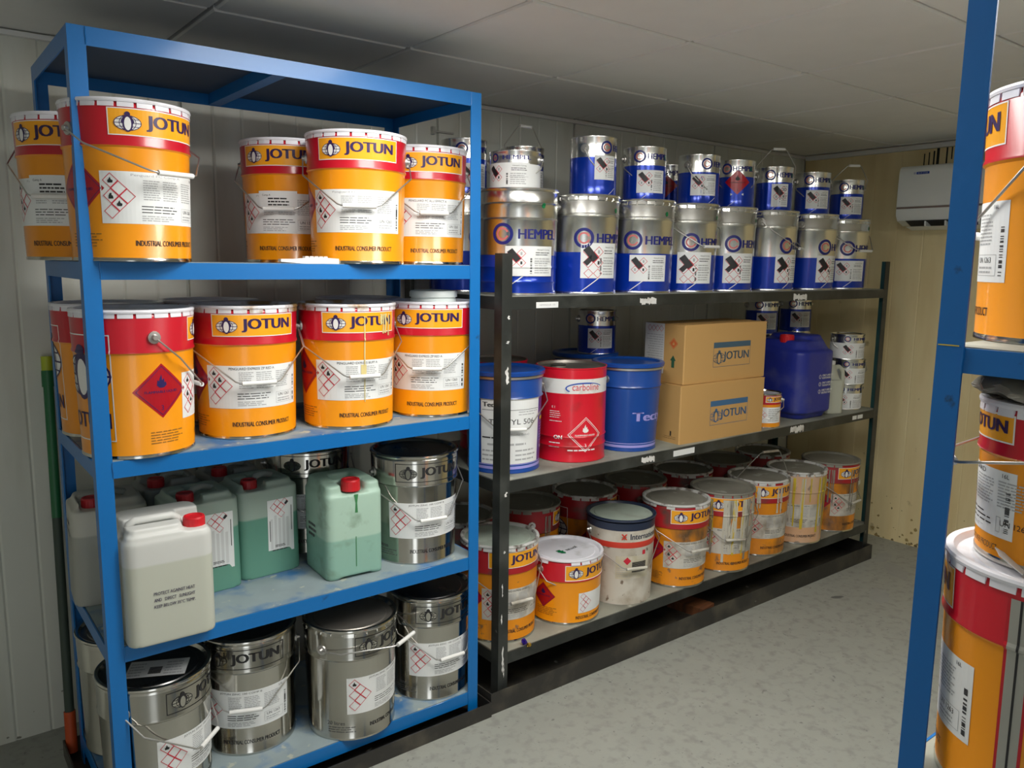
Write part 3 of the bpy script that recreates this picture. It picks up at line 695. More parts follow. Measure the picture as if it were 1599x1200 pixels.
# running marks below the ceiling, by the cooler
mk = MB()
for y, z0, z1, wd in ((2.13, 2.075, 2.14, .003), (2.105, 2.07, 2.145, .003), (2.08, 2.065, 2.15, .004), (2.06, 2.07, 2.165, .007), (2.015, 2.065, 2.178, .004), (1.99, 2.10, 2.182, .003)):
    mk.box(XE - .0008, XE - .0002, y - wd, y + wd, z0, z1, 'black_stain')
mk.build('run_mark', we)['kind'] = 'stuff'
struct(MB().box(XL - .1, XL, YF - .1, YW + .1, 0, 2.6, 'wall_plain').build('wall_left'))
DX0, DX1, DZ = -.95, -.10, 2.05      # open doorway behind the photographer, daylight comes in here
struct(MB().box(XL, DX0, YF - .1, YF, 0, 2.6, 'wall_plain').box(DX1, XE, YF - .1, YF, 0, 2.6, 'wall_plain').box(DX0, DX1, YF - .1, YF, DZ, 2.6, 'wall_plain').build('wall_front'))
struct(MB().box(DX0, DX0 + .05, YF - .11, YF + .01, 0, DZ, 'lamp_frame').box(DX1 - .05, DX1, YF - .11, YF + .01, 0, DZ, 'lamp_frame').box(DX0 + .05, DX1 - .05, YF - .11, YF + .01, DZ - .05, DZ, 'lamp_frame').build('door_1'))
pd = bpy.data.lights.new('doorway_portal', 'AREA'); pd.shape = 'RECTANGLE'; pd.size = DX1 - DX0 - .1; pd.size_y = DZ - .05; pd.cycles.is_portal = True
po = bpy.data.objects.new('doorway_portal', pd); COL.objects.link(po); po.location = ((DX0 + DX1) / 2, YF - .05, (DZ - .05) / 2); po.rotation_euler = (R(90), 0, 0)
struct(MB().box(XE - .03, XE, YF, YW - .02, CEIL - .028, CEIL - .004, 'lamp_frame').build('trim_1'))
struct(MB().box(XL, XE - .03, YW - .02, YW, CEIL - .018, CEIL - .004, 'lamp_frame').build('trim_2'))
ce = struct(MB().box(XL - .1, XE + .1, YF - .1, YW + .1, CEIL + .04, CEIL + .1, 'ceiling_slab').build('ceiling'))
gx = [XL] + [TX + .6 * i for i in range(-2, 7)] + [XE]; gy = [YF] + [TY + .6 * j for j in range(-5, 1)] + [YW]
gx = [gx[0]] + [x for x in gx[1:-1] if x > XL + .05] + [XE]; gy = [YF] + [y for y in gy[1:-1] if y > YF + .05] + [YW]
lampcells = [(c[0], c[1]) for c, _ in LAMPS]
tiles = {}
for i in range(len(gx) - 1):
    for j in range(len(gy) - 1):
        cx, cy = (gx[i] + gx[i + 1]) / 2, (gy[j] + gy[j + 1]) / 2; wx, wy = gx[i + 1] - gx[i] - .013, gy[j + 1] - gy[j] - .013
        if any(abs(cx - a) < .05 and abs(cy - c) < .05 for a, c in lampcells): continue
        key = (round(wx, 3), round(wy, 3))
        if key not in tiles:
            x, y, q = wx / 2, wy / 2, .004
            v = [(-x, -y, .006), (x, -y, .006), (x, y, .006), (-x, y, .006), (-x + q, -y + q, 0), (x - q, -y + q, 0), (x - q, y - q, 0), (-x + q, y - q, 0), (-x, -y, .016), (x, -y, .016), (x, y, .016), (-x, y, .016)]
            tiles[key] = MB().add(v, [(4, 5, 6, 7), (0, 1, 5, 4), (1, 2, 6, 5), (2, 3, 7, 6), (3, 0, 4, 7), (0, 8, 9, 1), (1, 9, 10, 2), (2, 10, 11, 3), (3, 11, 8, 0), (8, 11, 10, 9)], 'ceiling_tile').mesh('ceiling_tile', 20)
        o = link('ceiling_tile', tiles[key], ce); o.location = (cx, cy, CEIL + random.uniform(-.001, .0015))
for x in gx[1:-1]: MB().box(x - .012, x + .012, YF, YW, CEIL + .0165, CEIL + .03, 'ceiling_bar').build('grid_bar', ce)
for y in gy[1:-1]: MB().box(XL, XE, y - .012, y + .012, CEIL + .0166, CEIL + .03, 'ceiling_bar').build('grid_bar', ce)
# light panels in the ceiling grid, the last an added fill out of view
for k, ((lx, ly), W) in enumerate(LAMPS):
    t = thing('ceiling_light', ['square white light panel in the ceiling above the aisle, beside the tall blue rack', 'square white light panel in the ceiling in front of the right-edge blue rack', 'added unseen fill light panel in the ceiling directly over the right-edge blue rack'][k], 'light', (lx, ly, CEIL), 0, 'ceiling light panels')
    q = .29
    MB().box(-q, q, -q, -q + .02, -.006, .03, 'lamp_frame').box(-q, q, q - .02, q, -.006, .03, 'lamp_frame').box(-q, -q + .02, -q + .02, q - .02, -.006, .03, 'lamp_frame').box(q - .02, q, -q + .02, q - .02, -.006, .03, 'lamp_frame').build('frame', t)
    MB().box(-q + .02, q - .02, -q + .02, q - .02, .004, .012, 'lamp_face').build('diffuser', t)
    ld = bpy.data.lights.new('panel_glow', 'AREA'); ld.shape = 'SQUARE'; ld.size = .54; ld.energy = W; ld.color = LAMP_COL
    lo = bpy.data.objects.new('panel_glow', ld); COL.objects.link(lo); lo.parent = t; lo.location = (0, 0, -.004)

# ------------------------------------------------------------------ racks
def lpost(mb, x, y, sx, sy, aw, z0, z1, m, th=.004, m2=None):
    # angle iron, outer corner at (x, y), legs running sx in x and sy in y
    mb.box(min(x, x + sx * aw), max(x, x + sx * aw), min(y, y + sy * th), max(y, y + sy * th), z0, z1, m)
    mb.box(min(x, x + sx * th), max(x, x + sx * th), min(y + sy * th, y + sy * aw), max(y + sy * th, y + sy * aw), z0, z1, m2 or m)
def rack(label, x0, x1, y0, y1, top, aw, shelves, bh, paint, paint2, board, under, toppanel=False, teal=None):
    t = thing('shelving_rack', label, 'rack', (x0, y0, 0)); X, Y = x1 - x0, y1 - y0
    for (x, y, sx, sy) in ((0, 0, 1, 1), (X, 0, -1, 1), (0, Y, 1, -1), (X, Y, -1, -1)):
        mb = MB(); lpost(mb, x, y, sx, sy, aw, 0, top, paint if y == 0 else paint2, m2=(teal if (teal and sx < 0) else None)); mb.build('post', t)
    lv = list(shelves) + ([top] if toppanel else [])
    for z in lv:
        last = toppanel and z == top
        for yy, sg in ((0, 1), (Y, -1)):
            mb = MB(); a, c = (aw, X - aw)
            mb.box(a, c, min(yy, yy + sg * .004), max(yy, yy + sg * .004), z - bh, z, paint if yy == 0 else paint2)
            if not last: mb.box(a, c, min(yy + sg * .004, yy + sg * .036), max(yy + sg * .004, yy + sg * .036), z - .016, z - .012, paint2)
            else: mb.box(a, c, min(yy + sg * .004, yy + sg * .036), max(yy + sg * .004, yy + sg * .036), z - .004, z - .0005, paint2)
            mb.build('beam', t)
        for xx, sg in ((0, 1), (X, -1)):
            MB().box(min(xx, xx + sg * .004), max(xx, xx + sg * .004), aw, Y - aw, z - bh, z, paint2).build('beam', t)
        zb = z - .004 if last else z
        if last:
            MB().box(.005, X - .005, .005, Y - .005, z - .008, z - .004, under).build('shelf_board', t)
            MB().box(X * .42, X * .42 + .036, .006, Y - .006, z - .0395, z - .008, paint2).build('cross_bar', t)
        else:
            mb = MB(); mb.box(.006, X - .006, .0055, Y - .006, z - .012, z + .0015, board); mb.build('shelf_board', t)
    return t
ZA = [1.0517, .5781, .1008]; A1Z = 1.529; bz = .0015
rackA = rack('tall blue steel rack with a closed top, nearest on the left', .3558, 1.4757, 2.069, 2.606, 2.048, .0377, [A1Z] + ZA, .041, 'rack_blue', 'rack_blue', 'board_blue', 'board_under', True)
ZB = [1.429, .8085, .1897]
rackB = rack('long low black steel rack standing along the back wall', 1.5699, 4.0406, 2.0783, 2.70, 1.5698, .0411, ZB, .042, 'rack_black', 'rack_black', 'board_grey', 'board_grey', teal='rack_teal')
XC, YC = 1.157, .519
rackC = rack('blue steel rack at the right edge, opposite the other racks', XC, 2.35, -.05, YC, 2.12, .036, [1.432, .80], .0345, 'rack_blue_worn', 'rack_blue_worn', 'board_grey', 'board_grey')
# weld beads where the beams meet the posts
for par, pts in ((rackA, [(.0377, z - .02) for z in [A1Z] + ZA + [2.048]] + [(1.4757 - .3558 - .0377, z - .02) for z in [A1Z] + ZA + [2.048]]),):
    for x, z in pts: MB().tube([(x, -.0006, z - .019), (x + .0006, -.001, z - .006), (x - .0006, -.001, z + .006), (x, -.0006, z + .019)], .0017, 'rack_blue', 5).build('weld_bead', par)
for z in (1.432, .80):
    MB().tube([(-.0012, YC + .05 - .036, z + .001), (-.0014, YC + .05 - .0365, z - .012), (-.0012, YC + .05 - .0355, z - .024), (-.0012, YC + .05 - .036, z - .036)], .0022, 'rack_blue_worn', 5).build('weld_bead', rackC)
# yellow scratch on the near post
MB().box(-.0006, -.0001, YC + .05 - .030, YC + .05 - .002, 1.4335, 1.4350, 'drip_yellow').build('paint_mark', rackC)
# paper labels on the black beams
def stick(x0, x1, z0, z1, torn=False, txt=None):
    f = Flat()
    if torn:
        rn = random.Random(int(x0 * 1000)); n = 9
        f.p += [([(x0 + (x1 - x0) * i / n, z0 + rn.uniform(0, .35) * (z1 - z0)), (x0 + (x1 - x0) * (i + 1) / n, z0 + rn.uniform(0, .35) * (z1 - z0)), (x0 + (x1 - x0) * (i + 1) / n, z1 - rn.uniform(0, .3) * (z1 - z0)), (x0 + (x1 - x0) * i / n, z1 - rn.uniform(0, .3) * (z1 - z0))], 'carbo_white', 0) for i in range(n)]
    else: f.rect(x0, z0, x1, z1, 'label_white', 0)
    if txt: f.text(txt, (x0 + x1) / 2, (z0 + z1) / 2, .006, 'grey_ink', 1, w=(x1 - x0) * .7)
    f.wrap(lambda u, v, off: (u - 1.5699, -.0003 - off, v), step=.5).build('paper_label', rackB, fix=False)
stick(1.713, 1.811, 1.390, 1.410, txt='HEMPADUR 173'); stick(2.214, 2.304, 1.388, 1.42, True); stick(3.206, 3.312, 1.385, 1.42, True)
stick(2.255, 2.33, .772, .802, True); stick(2.44, 2.57, .776, .800); stick(3.25, 3.36, .768, .806, True); stick(3.79, 3.83, .777, .797); stick(3.838, 3.888, .777, .797)
# chipped paint on the near black post
f = Flat()
for x0, z0, w_, h_, sd in ((.022, 1.355, .012, .014, 1), (.020, 1.275, .012, .010, 2), (.018, 1.14, .014, .06, 3), (.020, .755, .012, .018, 4), (.012, .40, .006, .05, 5), (.010, .30, .006, .04, 6), (.016, .12, .008, .10, 7), (.022, .10, .005, .06, 8), (.018, .555, .010, .010, 9)):
    rn = random.Random(sd); n = 8; L_ = [rn.uniform(-.2, .45) * w_ for _ in range(n + 1)]; R_ = [rn.uniform(.5, 1.1) * w_ for _ in range(n + 1)]
    L_[0] = R_[0] = .4 * w_; L_[-1] = R_[-1] = .6 * w_
    for i in range(n): f.poly([(x0 + L_[i], z0 + h_ * i / n), (x0 + R_[i] + 1e-5, z0 + h_ * i / n), (x0 + R_[i + 1] + 1e-5, z0 + h_ * (i + 1) / n), (x0 + L_[i + 1], z0 + h_ * (i + 1) / n)], 'carbo_white', 0)
f.wrap(lambda u, v, off: (u, -.0002 - off, v), step=.5).build('chipped_paint', rackB, fix=False)['kind'] = 'stuff'

# spill trays on the floor
def tray(label, x0, x1, y0, y1, h):
    t = thing('spill_tray', label, 'tray', (x0, y0, 0)); X, Y = x1 - x0, y1 - y0
    MB().box(.004, X - .004, .004, Y - .004, 0.0005, .0035, 'tray_black').build('base_plate', t)
    for a in ((0, X, 0, .004), (0, X, Y - .004, Y), (0, .004, .004, Y - .004), (X - .004, X, .004, Y - .004)): MB().box(*a, 0, h, 'tray_black').build('side_plate', t)
    return t
tray('low black steel spill tray under the tall blue rack', .315, 1.515, 2.039, 2.66, .052)
tray('long black steel spill tray under the black rack', 1.519, 4.0385, 2.0483, 2.76, .077)
tag(MB().obox((2.745, 2.20, .0235), .05, .09, .02, .2, 'wood').build('wood_block'), 'reddish wooden block lying in the tray under the black rack', 'wood block')

# ------------------------------------------------------------------ pails on the blue rack, top shelf
zt = A1Z + bz
G1 = 'orange pails on the top blue shelf'
pail('paint_pail', 'orange pail at the far left of the top blue shelf, overhanging behind the post', 'paint pail', .425, 2.435, zt, -25, 'j_fcp', G1)
pail('paint_pail', 'large orange pail on the top blue shelf, directly behind the left front post', 'paint pail', .485, 2.15, zt, 33, 'j_fc', G1, bail=R(62))
pail('paint_pail', 'orange pail on the top blue shelf, third from left, partly hidden by its neighbour', 'paint pail', 1.015, 2.45, zt, -12, 'j_fcp', G1)
pail('paint_pail', 'orange pail on the top blue shelf, centre front, handle hanging across its label', 'paint pail', 1.105, 2.17, zt, 2.5, 'j_fc', G1)
pail('paint_pail', 'orange pail at the right end of the top blue shelf, beside the post', 'paint pail', 1.40, 2.29, zt, 14, 'j_alu', G1)
# white plastic grip lying on the shelf edge
mb = MB(); pr = []
for i in range(25):
    s = i / 24; pr.append((s * .165, .0095 + .0035 * math.sin(math.pi * min(1, max(0, (s - .25) / .75))) - .002 * (1 - s)))
prof = [(x, 0.0 if x > .06 else .004 * (1 - x / .06)) for x, _ in pr] + [(x, z + .004) for x, z in pr[::-1]]
mb.extrude(prof, -.011, .011, 'plastic_white')
t = thing('plastic_tool', 'white plastic tool grip lying on the edge of the top blue shelf', 'tool', (.835, 2.095, zt), R(-2))
mb.build('grip_body', t, angle=30)
for i in range(5): MB().box(.068 + i * .0135, .068 + i * .0135 + .010, -.010, .010, .0145, .0195, 'plastic_white').build('finger_rib', t)

# second shelf
zt = ZA[0] + bz; G2 = 'orange pails on the second blue shelf'
pail('paint_pail', 'orange pail at the back left corner of the second blue shelf', 'paint pail', .485, 2.485, zt, 71, 'j_zp', G2)
pail('paint_pail', 'orange pail on the second blue shelf showing its big red flammable diamond', 'paint pail', .484, 2.19, zt, 108, 'j_fc', G2)
pail('paint_pail', 'orange pail on the second blue shelf, second in the front row, rusty lid edge', 'paint pail', .789, 2.25, zt, 12.5, 'j_zpr', G2)
pail('paint_pail', 'orange pail with cream paint drips on the second blue shelf', 'paint pail', 1.086, 2.21, zt, 18.5, 'j_buff', G2)
pail('paint_pail', 'orange pail on the second blue shelf with a white tub on its lid', 'paint pail', 1.39, 2.225, zt, -4, 'j_zp', G2)
pail('paint_pail', 'back row pail on the second blue shelf, lid seen between two front left pails', 'paint pail', .785, 2.545, zt, 20, 'j_fc', G2, bail=None)
pail('paint_pail', 'pail in the back row of the second blue shelf, behind the pail with paint drips', 'paint pail', 1.285, 2.525, zt, 20, 'j_fc', G2, bail=None)
t = thing('plastic_tub', 'small white plastic tub sitting on an orange pail lid', 'tub', (1.385, 2.20, zt + .36 - .006))
MB().lathe([(0, 0, 'tub_white'), (.070, 0, 'tub_white'), (.074, .004, 'tub_white'), (.0745, .015, 'tub_white'), (.071, .017, 'tub_white'), (.071, .022, 'tub_white'), (0, .022, 'tub_white')], 48).build('tub_body', t)
MB().lathe([(.0715, .021, 'tub_white'), (.0765, .022, 'tub_white'), (.0765, .036, 'tub_white'), (.073, .041, 'tub_white'), (.066, .042, 'tub_white'), (.064, .039, 'tub_white'), (0, .039, 'tub_white')], 48).build('tub_lid', t)

# ------------------------------------------------------------------ jerry cans
def solid(adds, cuts, voxel=.005, smooth=8, name='can'):
    # closed boxes/tubes fused into one blow-moulded skin
    A = MB()
    for fn in adds: fn(A)
    oa = link(name, A.mesh(name, fix=True))
    tmp = []
    rm = oa.modifiers.new('r', 'REMESH'); rm.mode = 'VOXEL'; rm.voxel_size = voxel
    for fn in cuts:
        C = MB(); fn(C); oc = link('cutter', C.mesh('cutter')); tmp.append(oc)
        bo = oa.modifiers.new('b', 'BOOLEAN'); bo.operation = 'DIFFERENCE'; bo.solver = 'EXACT'; bo.object = oc
    if cuts:
        rm2 = oa.modifiers.new('r2', 'REMESH'); rm2.mode = 'VOXEL'; rm2.voxel_size = voxel
    sm = oa.modifiers.new('s', 'SMOOTH'); sm.factor = .5; sm.iterations = smooth
    dg = bpy.context.evaluated_depsgraph_get(); me = bpy.data.meshes.new_from_object(oa.evaluated_get(dg))
    mats = [m for m in A.mesh('x').materials]
    bpy.data.objects.remove(oa)
    for o in tmp: bpy.data.objects.remove(o)
    me.name = name; me.polygons.foreach_set('use_smooth', [True] * len(me.polygons)); me.materials.clear(); me.materials.append(mats[0])
    return me
def rbox(cx, cy, z0, z1, w, d, rc, m, tw=1.0, n=5):
    # vertical prism with rounded corners, tapered to tw at the top
    def fn(mb):
        def outl(s):
            p = []
            for qx, qy, a0 in ((1, 1, 0), (-1, 1, 90), (-1, -1, 180), (1, -1, 270)):
                for k in range(n): a = R(a0 + 90 * k / (n - 1)); p.append((cx + qx * (w / 2 * s - rc) + rc * math.cos(a), cy + qy * (d / 2 * s - rc) + rc * math.sin(a)))
            return p
        p0, p1 = outl(1), outl(tw); k = len(p0)
        mb.add([(x, y, z0) for x, y in p0] + [(x, y, z1) for x, y in p1], [list(range(k))[::-1], list(range(k, 2 * k))] + [(i, (i + 1) % k, (i + 1) % k + k, i + k) for i in range(k)], m)
    return fn
def capmesh(r, h, m, z0=0):
    mb = MB(); n = 48
    wob = lambda a, z: 1 + (.03 if int(a / (2 * math.pi) * n) % 2 else 0)
    mb.lathe([(0, z0, m), (r, z0, m), (r, z0 + h * .86, m)], n, wob=wob); mb.lathe([(r, z0 + h * .86, m), (r * .93, z0 + h, m), (r * .7, z0 + h, m), (r * .68, z0 + h * .93, m), (0, z0 + h * .93, m)], n)
    return mb.mesh('cap', 25)
def can_flat(f, x, y, face='front', rz=0):
    pass
def jerry(label, x, y, z, rz, body_me, cap_pos, capr=.022, caph=.028, capm='cap_red', handle=None, prints=(), group=None):
    t = thing('jerry_can', label, 'jerry can', (x, y, z), rz, group); link('body', body_me, t)
    c = link('cap', cached(('cap', capr, caph, capm), lambda: capmesh(capr, caph, capm)), t); c.location = cap_pos
    if handle: link('handle', handle, t)
    for nm, f, fn in prints: f.wrap(fn, step=.5).build(nm, t, fix=False)
    return t
# front white can
m = 'hdpe_white'
W_, D_ = .215, .195
white_me = solid([rbox(0, 0, .0, .268, W_, D_, .03, m), rbox(0, .035, .25, .308, W_ - .012, D_ - .085, .03, m, .96), rbox(-.028, -.045, .25, .300, W_ - .085, .075, .02, m), rbox(.0, -.065, .25, .283, W_ - .015, .055, .022, m)],
                 [lambda b: b.box(-.092, .052, -.034, -.010, .268, .40, m), lambda b: b.box(.038, .2, -.2, .018, .279, .4, m), lambda b: b.box(-.085, .035, -.2, .2, .283, .293, m) if False else b.box(-.2, -.195, -.2, -.19, .5, .6, m)], .0042, 7, 'white_can')
hb = MB().tube([(-.082, -.022, .279), (-.078, -.022, .298), (-.066, -.022, .305), (.022, -.022, .305), (.034, -.022, .298), (.038, -.022, .279)], .011, m, 12).mesh('handle', 60)
txt = Flat()
for i, l in enumerate(('PROTECT AGAINST HEAT', 'AND   DIRECT   SUNLIGHT', 'KEEP BELOW 35\u00b0C TEMP.')): txt.text(l, .004, .133 - i * .0165, .0085, 'navy', 1, w=.098, bold=.008)
front = lambda d: (lambda u, v, off: (u, -d / 2 - .0008 - off, v))
jerry('white plastic can with red cap and blue warning text, leaning out at the shelf front', .508, 2.128, ZA[1] + bz, R(-1.5), white_me, (.072, -.045, .272), .027, .030, 'cap_red', hb, [('printed_text', txt, front(D_))], 'cans on the third blue shelf')
# square green cans
def sq_can(m, w, d, h):
    return solid([rbox(0, 0, 0, h - .02, w, d, .03, m, .97), rbox(0, 0, h - .03, h, w - .03, d - .03, .02, m, .94)], [lambda b: b.box(-.075, -.005, -d / 2 - .01, .02, h - .022, h + .1, m), lambda b: b.box(-.02, .05, -.05, .055, h - .014, h + .1, m)], .005, 7, 'square_can')
green_me = sq_can('hdpe_green', .2, .19, .292); grey_me = sq_can('hdpe_grey', .2, .19, .292); dark_me = sq_can('hdpe_dark', .185, .17, .292)
hand_me = MB().tube([(-.03, -.02, .272), (-.012, -.015, .296), (.015, -.005, .299), (.048, .008, .288), (.058, .012, .270)], [.009, .010, .010, .010, .009], 'handle_grey', 8).mesh('handle', 50)
def can_label():
    f = Flat().rect(-.042, -.085, .042, .085, 'label_white', 0)
    for i, (a, c) in enumerate(((-.018, .062), (-.006, .050), (.006, .062), (-.006, .074), (.018, .074), (.006, .038 + .0))): f.dring(a - .004, c, .012, .0011, 'haz_red', 1)
    f.poly([(.012, .068), (.02, .078), (.026, .072), (.018, .064)], 'ink', 2)
    for k in range(5): f.rect(-.034 + k * .013, -.07, -.026 + k * .013, .025 + .01 * (k % 2), 'label_grey', 1)
    f.rect(.034, -.02, .036, .06, 'ink', 1); f.rect(-.036, -.045, -.034, .02, 'ink', 1); f.lines(-.02, -.066, .02, -.058, 2, 'ink', 2, 2, .5); f.lines(-.03, -.078, .025, -.072, 1, 'ink', 2, 3, .5); return f
mat('label_grey', (.66, .67, .67), .5, var=.05)
def labfn(d): return lambda u, v, off: (u + .03, -d / 2 + .0012 - off + (v + .14) * .0 , v + .15)
G3 = 'cans on the third blue shelf'
jerry('green see-through can with red cap, half hidden behind the white can', .665, 2.365, ZA[1] + bz, R(3), green_me, (-.042, -.035, .268), .024, .028, 'cap_red_dark', hand_me, [('label', can_label(), labfn(.19))], G3)
jerry('green see-through can with tall white label, middle of the third blue shelf', .862, 2.40, ZA[1] + bz, R(4), green_me, (-.042, -.035, .268), .024, .028, 'cap_red_dark', hand_me, [('label', can_label(), labfn(.19))], G3)
jerry('greyish white can overhanging the left end of the third blue shelf', .445, 2.465, ZA[1] + bz, R(-4), grey_me, (-.042, -.035, .268), .024, .028, 'cap_red_dark', hand_me, [('label', can_label(), labfn(.19)), ('printed_text', Flat().rect(-.03, .07, .03, .078, 'steel_ink', 0).text('PE-HD', 0, .05, .02, 'steel_ink', 1), lambda u, v, off: (-.0985 - off, -u, v + .15))], G3)
jerry('dull grey can in the back row behind the half-hidden green can', .64, 2.575, ZA[1] + bz, R(2), dark_me, (-.042, -.035, .268), .024, .028, 'cap_red_dark', hand_me, (), G3)
jerry('dull grey can in the back row behind the green can with tall label', .838, 2.595, ZA[1] + bz, R(2), dark_me, (-.042, -.035, .268), .024, .028, 'cap_red_dark', hand_me, (), G3)
# front pale green can with its cap in a notch
m = 'hdpe_green2'
g6_me = solid([rbox(0, 0, .006, .262, .185, .2, .026, m), rbox(0, .03, .25, .296, .178, .135, .028, m, .93), rbox(-.062, -.045, .25, .292, .055, .095, .02, m, .9), rbox(.062, -.045, .25, .292, .055, .095, .02, m, .9), rbox(-.07, 0, 0, .02, .04, .19, .012, m), rbox(.07, 0, 0, .02, .04, .19, .012, m)], [lambda b: b.box(-.035, .035, -.02, .04, .274, .4, m)], .0045, 7, 'notched_can')
run = Flat().poly([(-.003, .205), (.006, .205), (.004, .235), (.008, .262), (-.006, .262), (-.001, .235)], 'drip_green', 0).rect(-.0025, .035, .0, .13, 'drip_green', 0)
mat('drip_green', (.05, .22, .08), .4)
t = jerry('pale green can with red cap and a green dribble, front of the third blue shelf', 1.072, 2.235, ZA[1] + bz, R(-3), g6_me, (0, -.062, .268), .029, .034, 'cap_red', None, [('paint_drip', run, front(.2)), ('printed_text', Flat().lines(-.03, .11, .03, .16, 3, 'steel_ink', 0, 3, .5), lambda u, v, off: (-.0935 - off, -u + .02, v))], G3)
zt = ZA[1] + bz; G4 = 'steel pails on the blue rack'
pail('paint_pail', 'bright steel pail at the right end of the third blue shelf', 'paint pail', 1.331, 2.234, zt, 23.5, 's_a', G4)
pail('paint_pail', 'steel pail in the back of the third blue shelf, behind the pale green can', 'paint pail', 1.085, 2.53, zt, 11.5, 's_b', G4)
zt = ZA[2] + bz
pail('paint_pail', 'steel pail in the back left corner of the lowest blue shelf', 'paint pail', .49, 2.49, zt, 150, 's_b', G4)
pail('paint_pail', 'front left steel pail of the lowest blue shelf, paper on its lid', 'paint pail', .485, 2.185, zt, 58, 's_a', G4)
pail('paint_pail', 'steel pail on the lowest blue shelf, second from left in the front row', 'paint pail', .775, 2.29, zt, -4, 's_a', G4)
pail('paint_pail', 'steel pail on the lowest blue shelf overhanging the front, with bent lid lugs', 'paint pail', 1.059, 2.172, zt, 53.5, 's_c', G4, bail=R(95))
pail('paint_pail', 'steel pail at the right end of the lowest blue shelf', 'paint pail', 1.375, 2.218, zt, 31, 's_b', G4)
f = Flat().rect(-.075, -.045, .075, .045, 'label_grey', 0).bars(-.02, -.03, .012, .02, 8, 'ink', 1, 4).lines(-.07, -.04, -.03, .035, 5, seed=4).lines(.02, -.04, .07, .035, 5, seed=5)
o = f.wrap(lambda u, v, off: (u, v, .0006 + off), step=.5).build('paper_sheet', None, fix=False); o.location = (.49, 2.165, zt + .352 - .0045); o.rotation_euler = (0, 0, R(-25))
tag(o, 'printed paper label lying on the front left steel pail lid', 'paper')

# ------------------------------------------------------------------ pails on the black rack, top shelf
zt = ZB[0] + bz; G5 = 'tall blue and silver pails on the black rack top shelf'
P1 = [(1.765, 2.25, 13.5, 'h_hoop', None, 'hooped silver and blue pail at the left end of the black rack top'),
      (2.065, 2.24, 37.5, 'h_a', None, 'silver and blue pail on the black rack top, second in the front row'),
      (2.37, 2.24, 24.5, 'h_b', None, 'silver and blue pail on the black rack top, third in the front row'),
      (2.645, 2.235, 44.5, 'h_c', R(50), 'silver and blue pail fourth in the black rack top row, handle over label'),
      (2.91, 2.24, 51.5, 'h_d', None, 'silver and blue pail on the black rack top, fifth in the front row'),
      (3.215, 2.235, 76.5, 'h_c', R(52), 'silver and blue pail sixth in the black rack top row, handle slanting'),
      (3.545, 2.235, 73, 'h_d', None, 'silver and blue pail on the black rack top, second from the right end'),
      (3.84, 2.235, 49.5, 'h_e', R(52), 'silver and blue pail at the right end of the black rack top')]
for x, y, d, k, bl, lab in P1: pail('paint_pail', lab, 'paint pail', x, y, zt, d, k, G5, bail=bl)
for x, y, d, k, lab in ((1.735, 2.545, 60, 'h_a', 'silver and blue pail behind the hooped pail on the black rack top'), (2.03, 2.555, 40, 'h_b', 'back row silver and blue pail under the small can with upright handle'), (2.86, 2.545, 30, 'h_d', 'back row silver and blue pail under the hidden red-diamond can')):
    pail('paint_pail', lab, 'paint pail', x, y, zt, d, k, G5, bail=None)
zc = zt + .352 - .0045; G6 = 'small cans standing on the tall pails'
P2 = [(2.10, 2.23, zc, 69, 'c_tall', R(30), 'tall small can on the second tall pail, red edge at its left'),
      (2.374, 2.23, zc, 22, 'c_std', R(35), 'small silver and blue can on the third tall pail'),
      (2.70, 2.23, zc, 58, 'c_dent', R(35), 'dented silver and blue small can on the fourth tall pail'),
      (2.946, 2.23, zc, 7, 'c_dia', R(35), 'small blue can with a big red diamond on the fifth tall pail'),
      (3.23, 2.23, zc, 22.5, 'c_dent2', R(165), 'creased small can with raised handle on the sixth tall pail'),
      (3.54, 2.23, zc, 23.5, 'c_far', R(35), 'small silver and blue can second from the right on the black rack top'),
      (3.855, 2.235, zc - .012, 24.5, 'c_far', R(150), 'small can with raised handle at the right end of the black rack top'),
      (1.735, 2.23, zt + .3515, -16, 'c_low', R(35), 'low can with wide white label on the hooped pail'),
      (2.02, 2.55, zc, 38, 'c_std', R(172), 'small can with handle standing up, behind the low white-label can'),
      (1.735, 2.54, zc, 29, 'c_std', None, 'small can in the back row seen beside the blue rack post'),
      (2.87, 2.54, zc, -10, 'c_dia', None, 'small can with red diamond in the back row between two front cans')]
for x, y, z, d, k, bl, lab in P2: pail('paint_can', lab, 'paint can', x, y, z, d, k, G6, bail=bl)

# ------------------------------------------------------------------ black rack, middle shelf
zt = ZB[1] + bz
pail('paint_pail', 'blue pail with large white label behind the black post', 'paint pail', 1.722, 2.262, zt, 14, 't_label', bail=R(48))
pail('steel_drum', 'red drum with a white band and flammable diamond', 'drum', 2.03, 2.245, zt, 10, 'carbo')
pail('paint_pail', 'plain blue pail with pale lettering next to the cartons', 'paint pail', 2.325, 2.235, zt, 52, 't_plain', bail=None)
pail('steel_drum', 'dark red drum in the back row behind the white-labelled blue pail', 'drum', 1.885, 2.545, zt, 90, 'carbo')
pail('paint_pail', 'blue pail in the back row with a small can on its lid', 'paint pail', 2.40, 2.565, zt, 150, 't_plain', bail=None)
pail('paint_can', 'small can standing on the back blue pail under the upper shelf', 'paint can', 2.445, 2.545, zt + .3425, 15, 'c_back', bail=None)
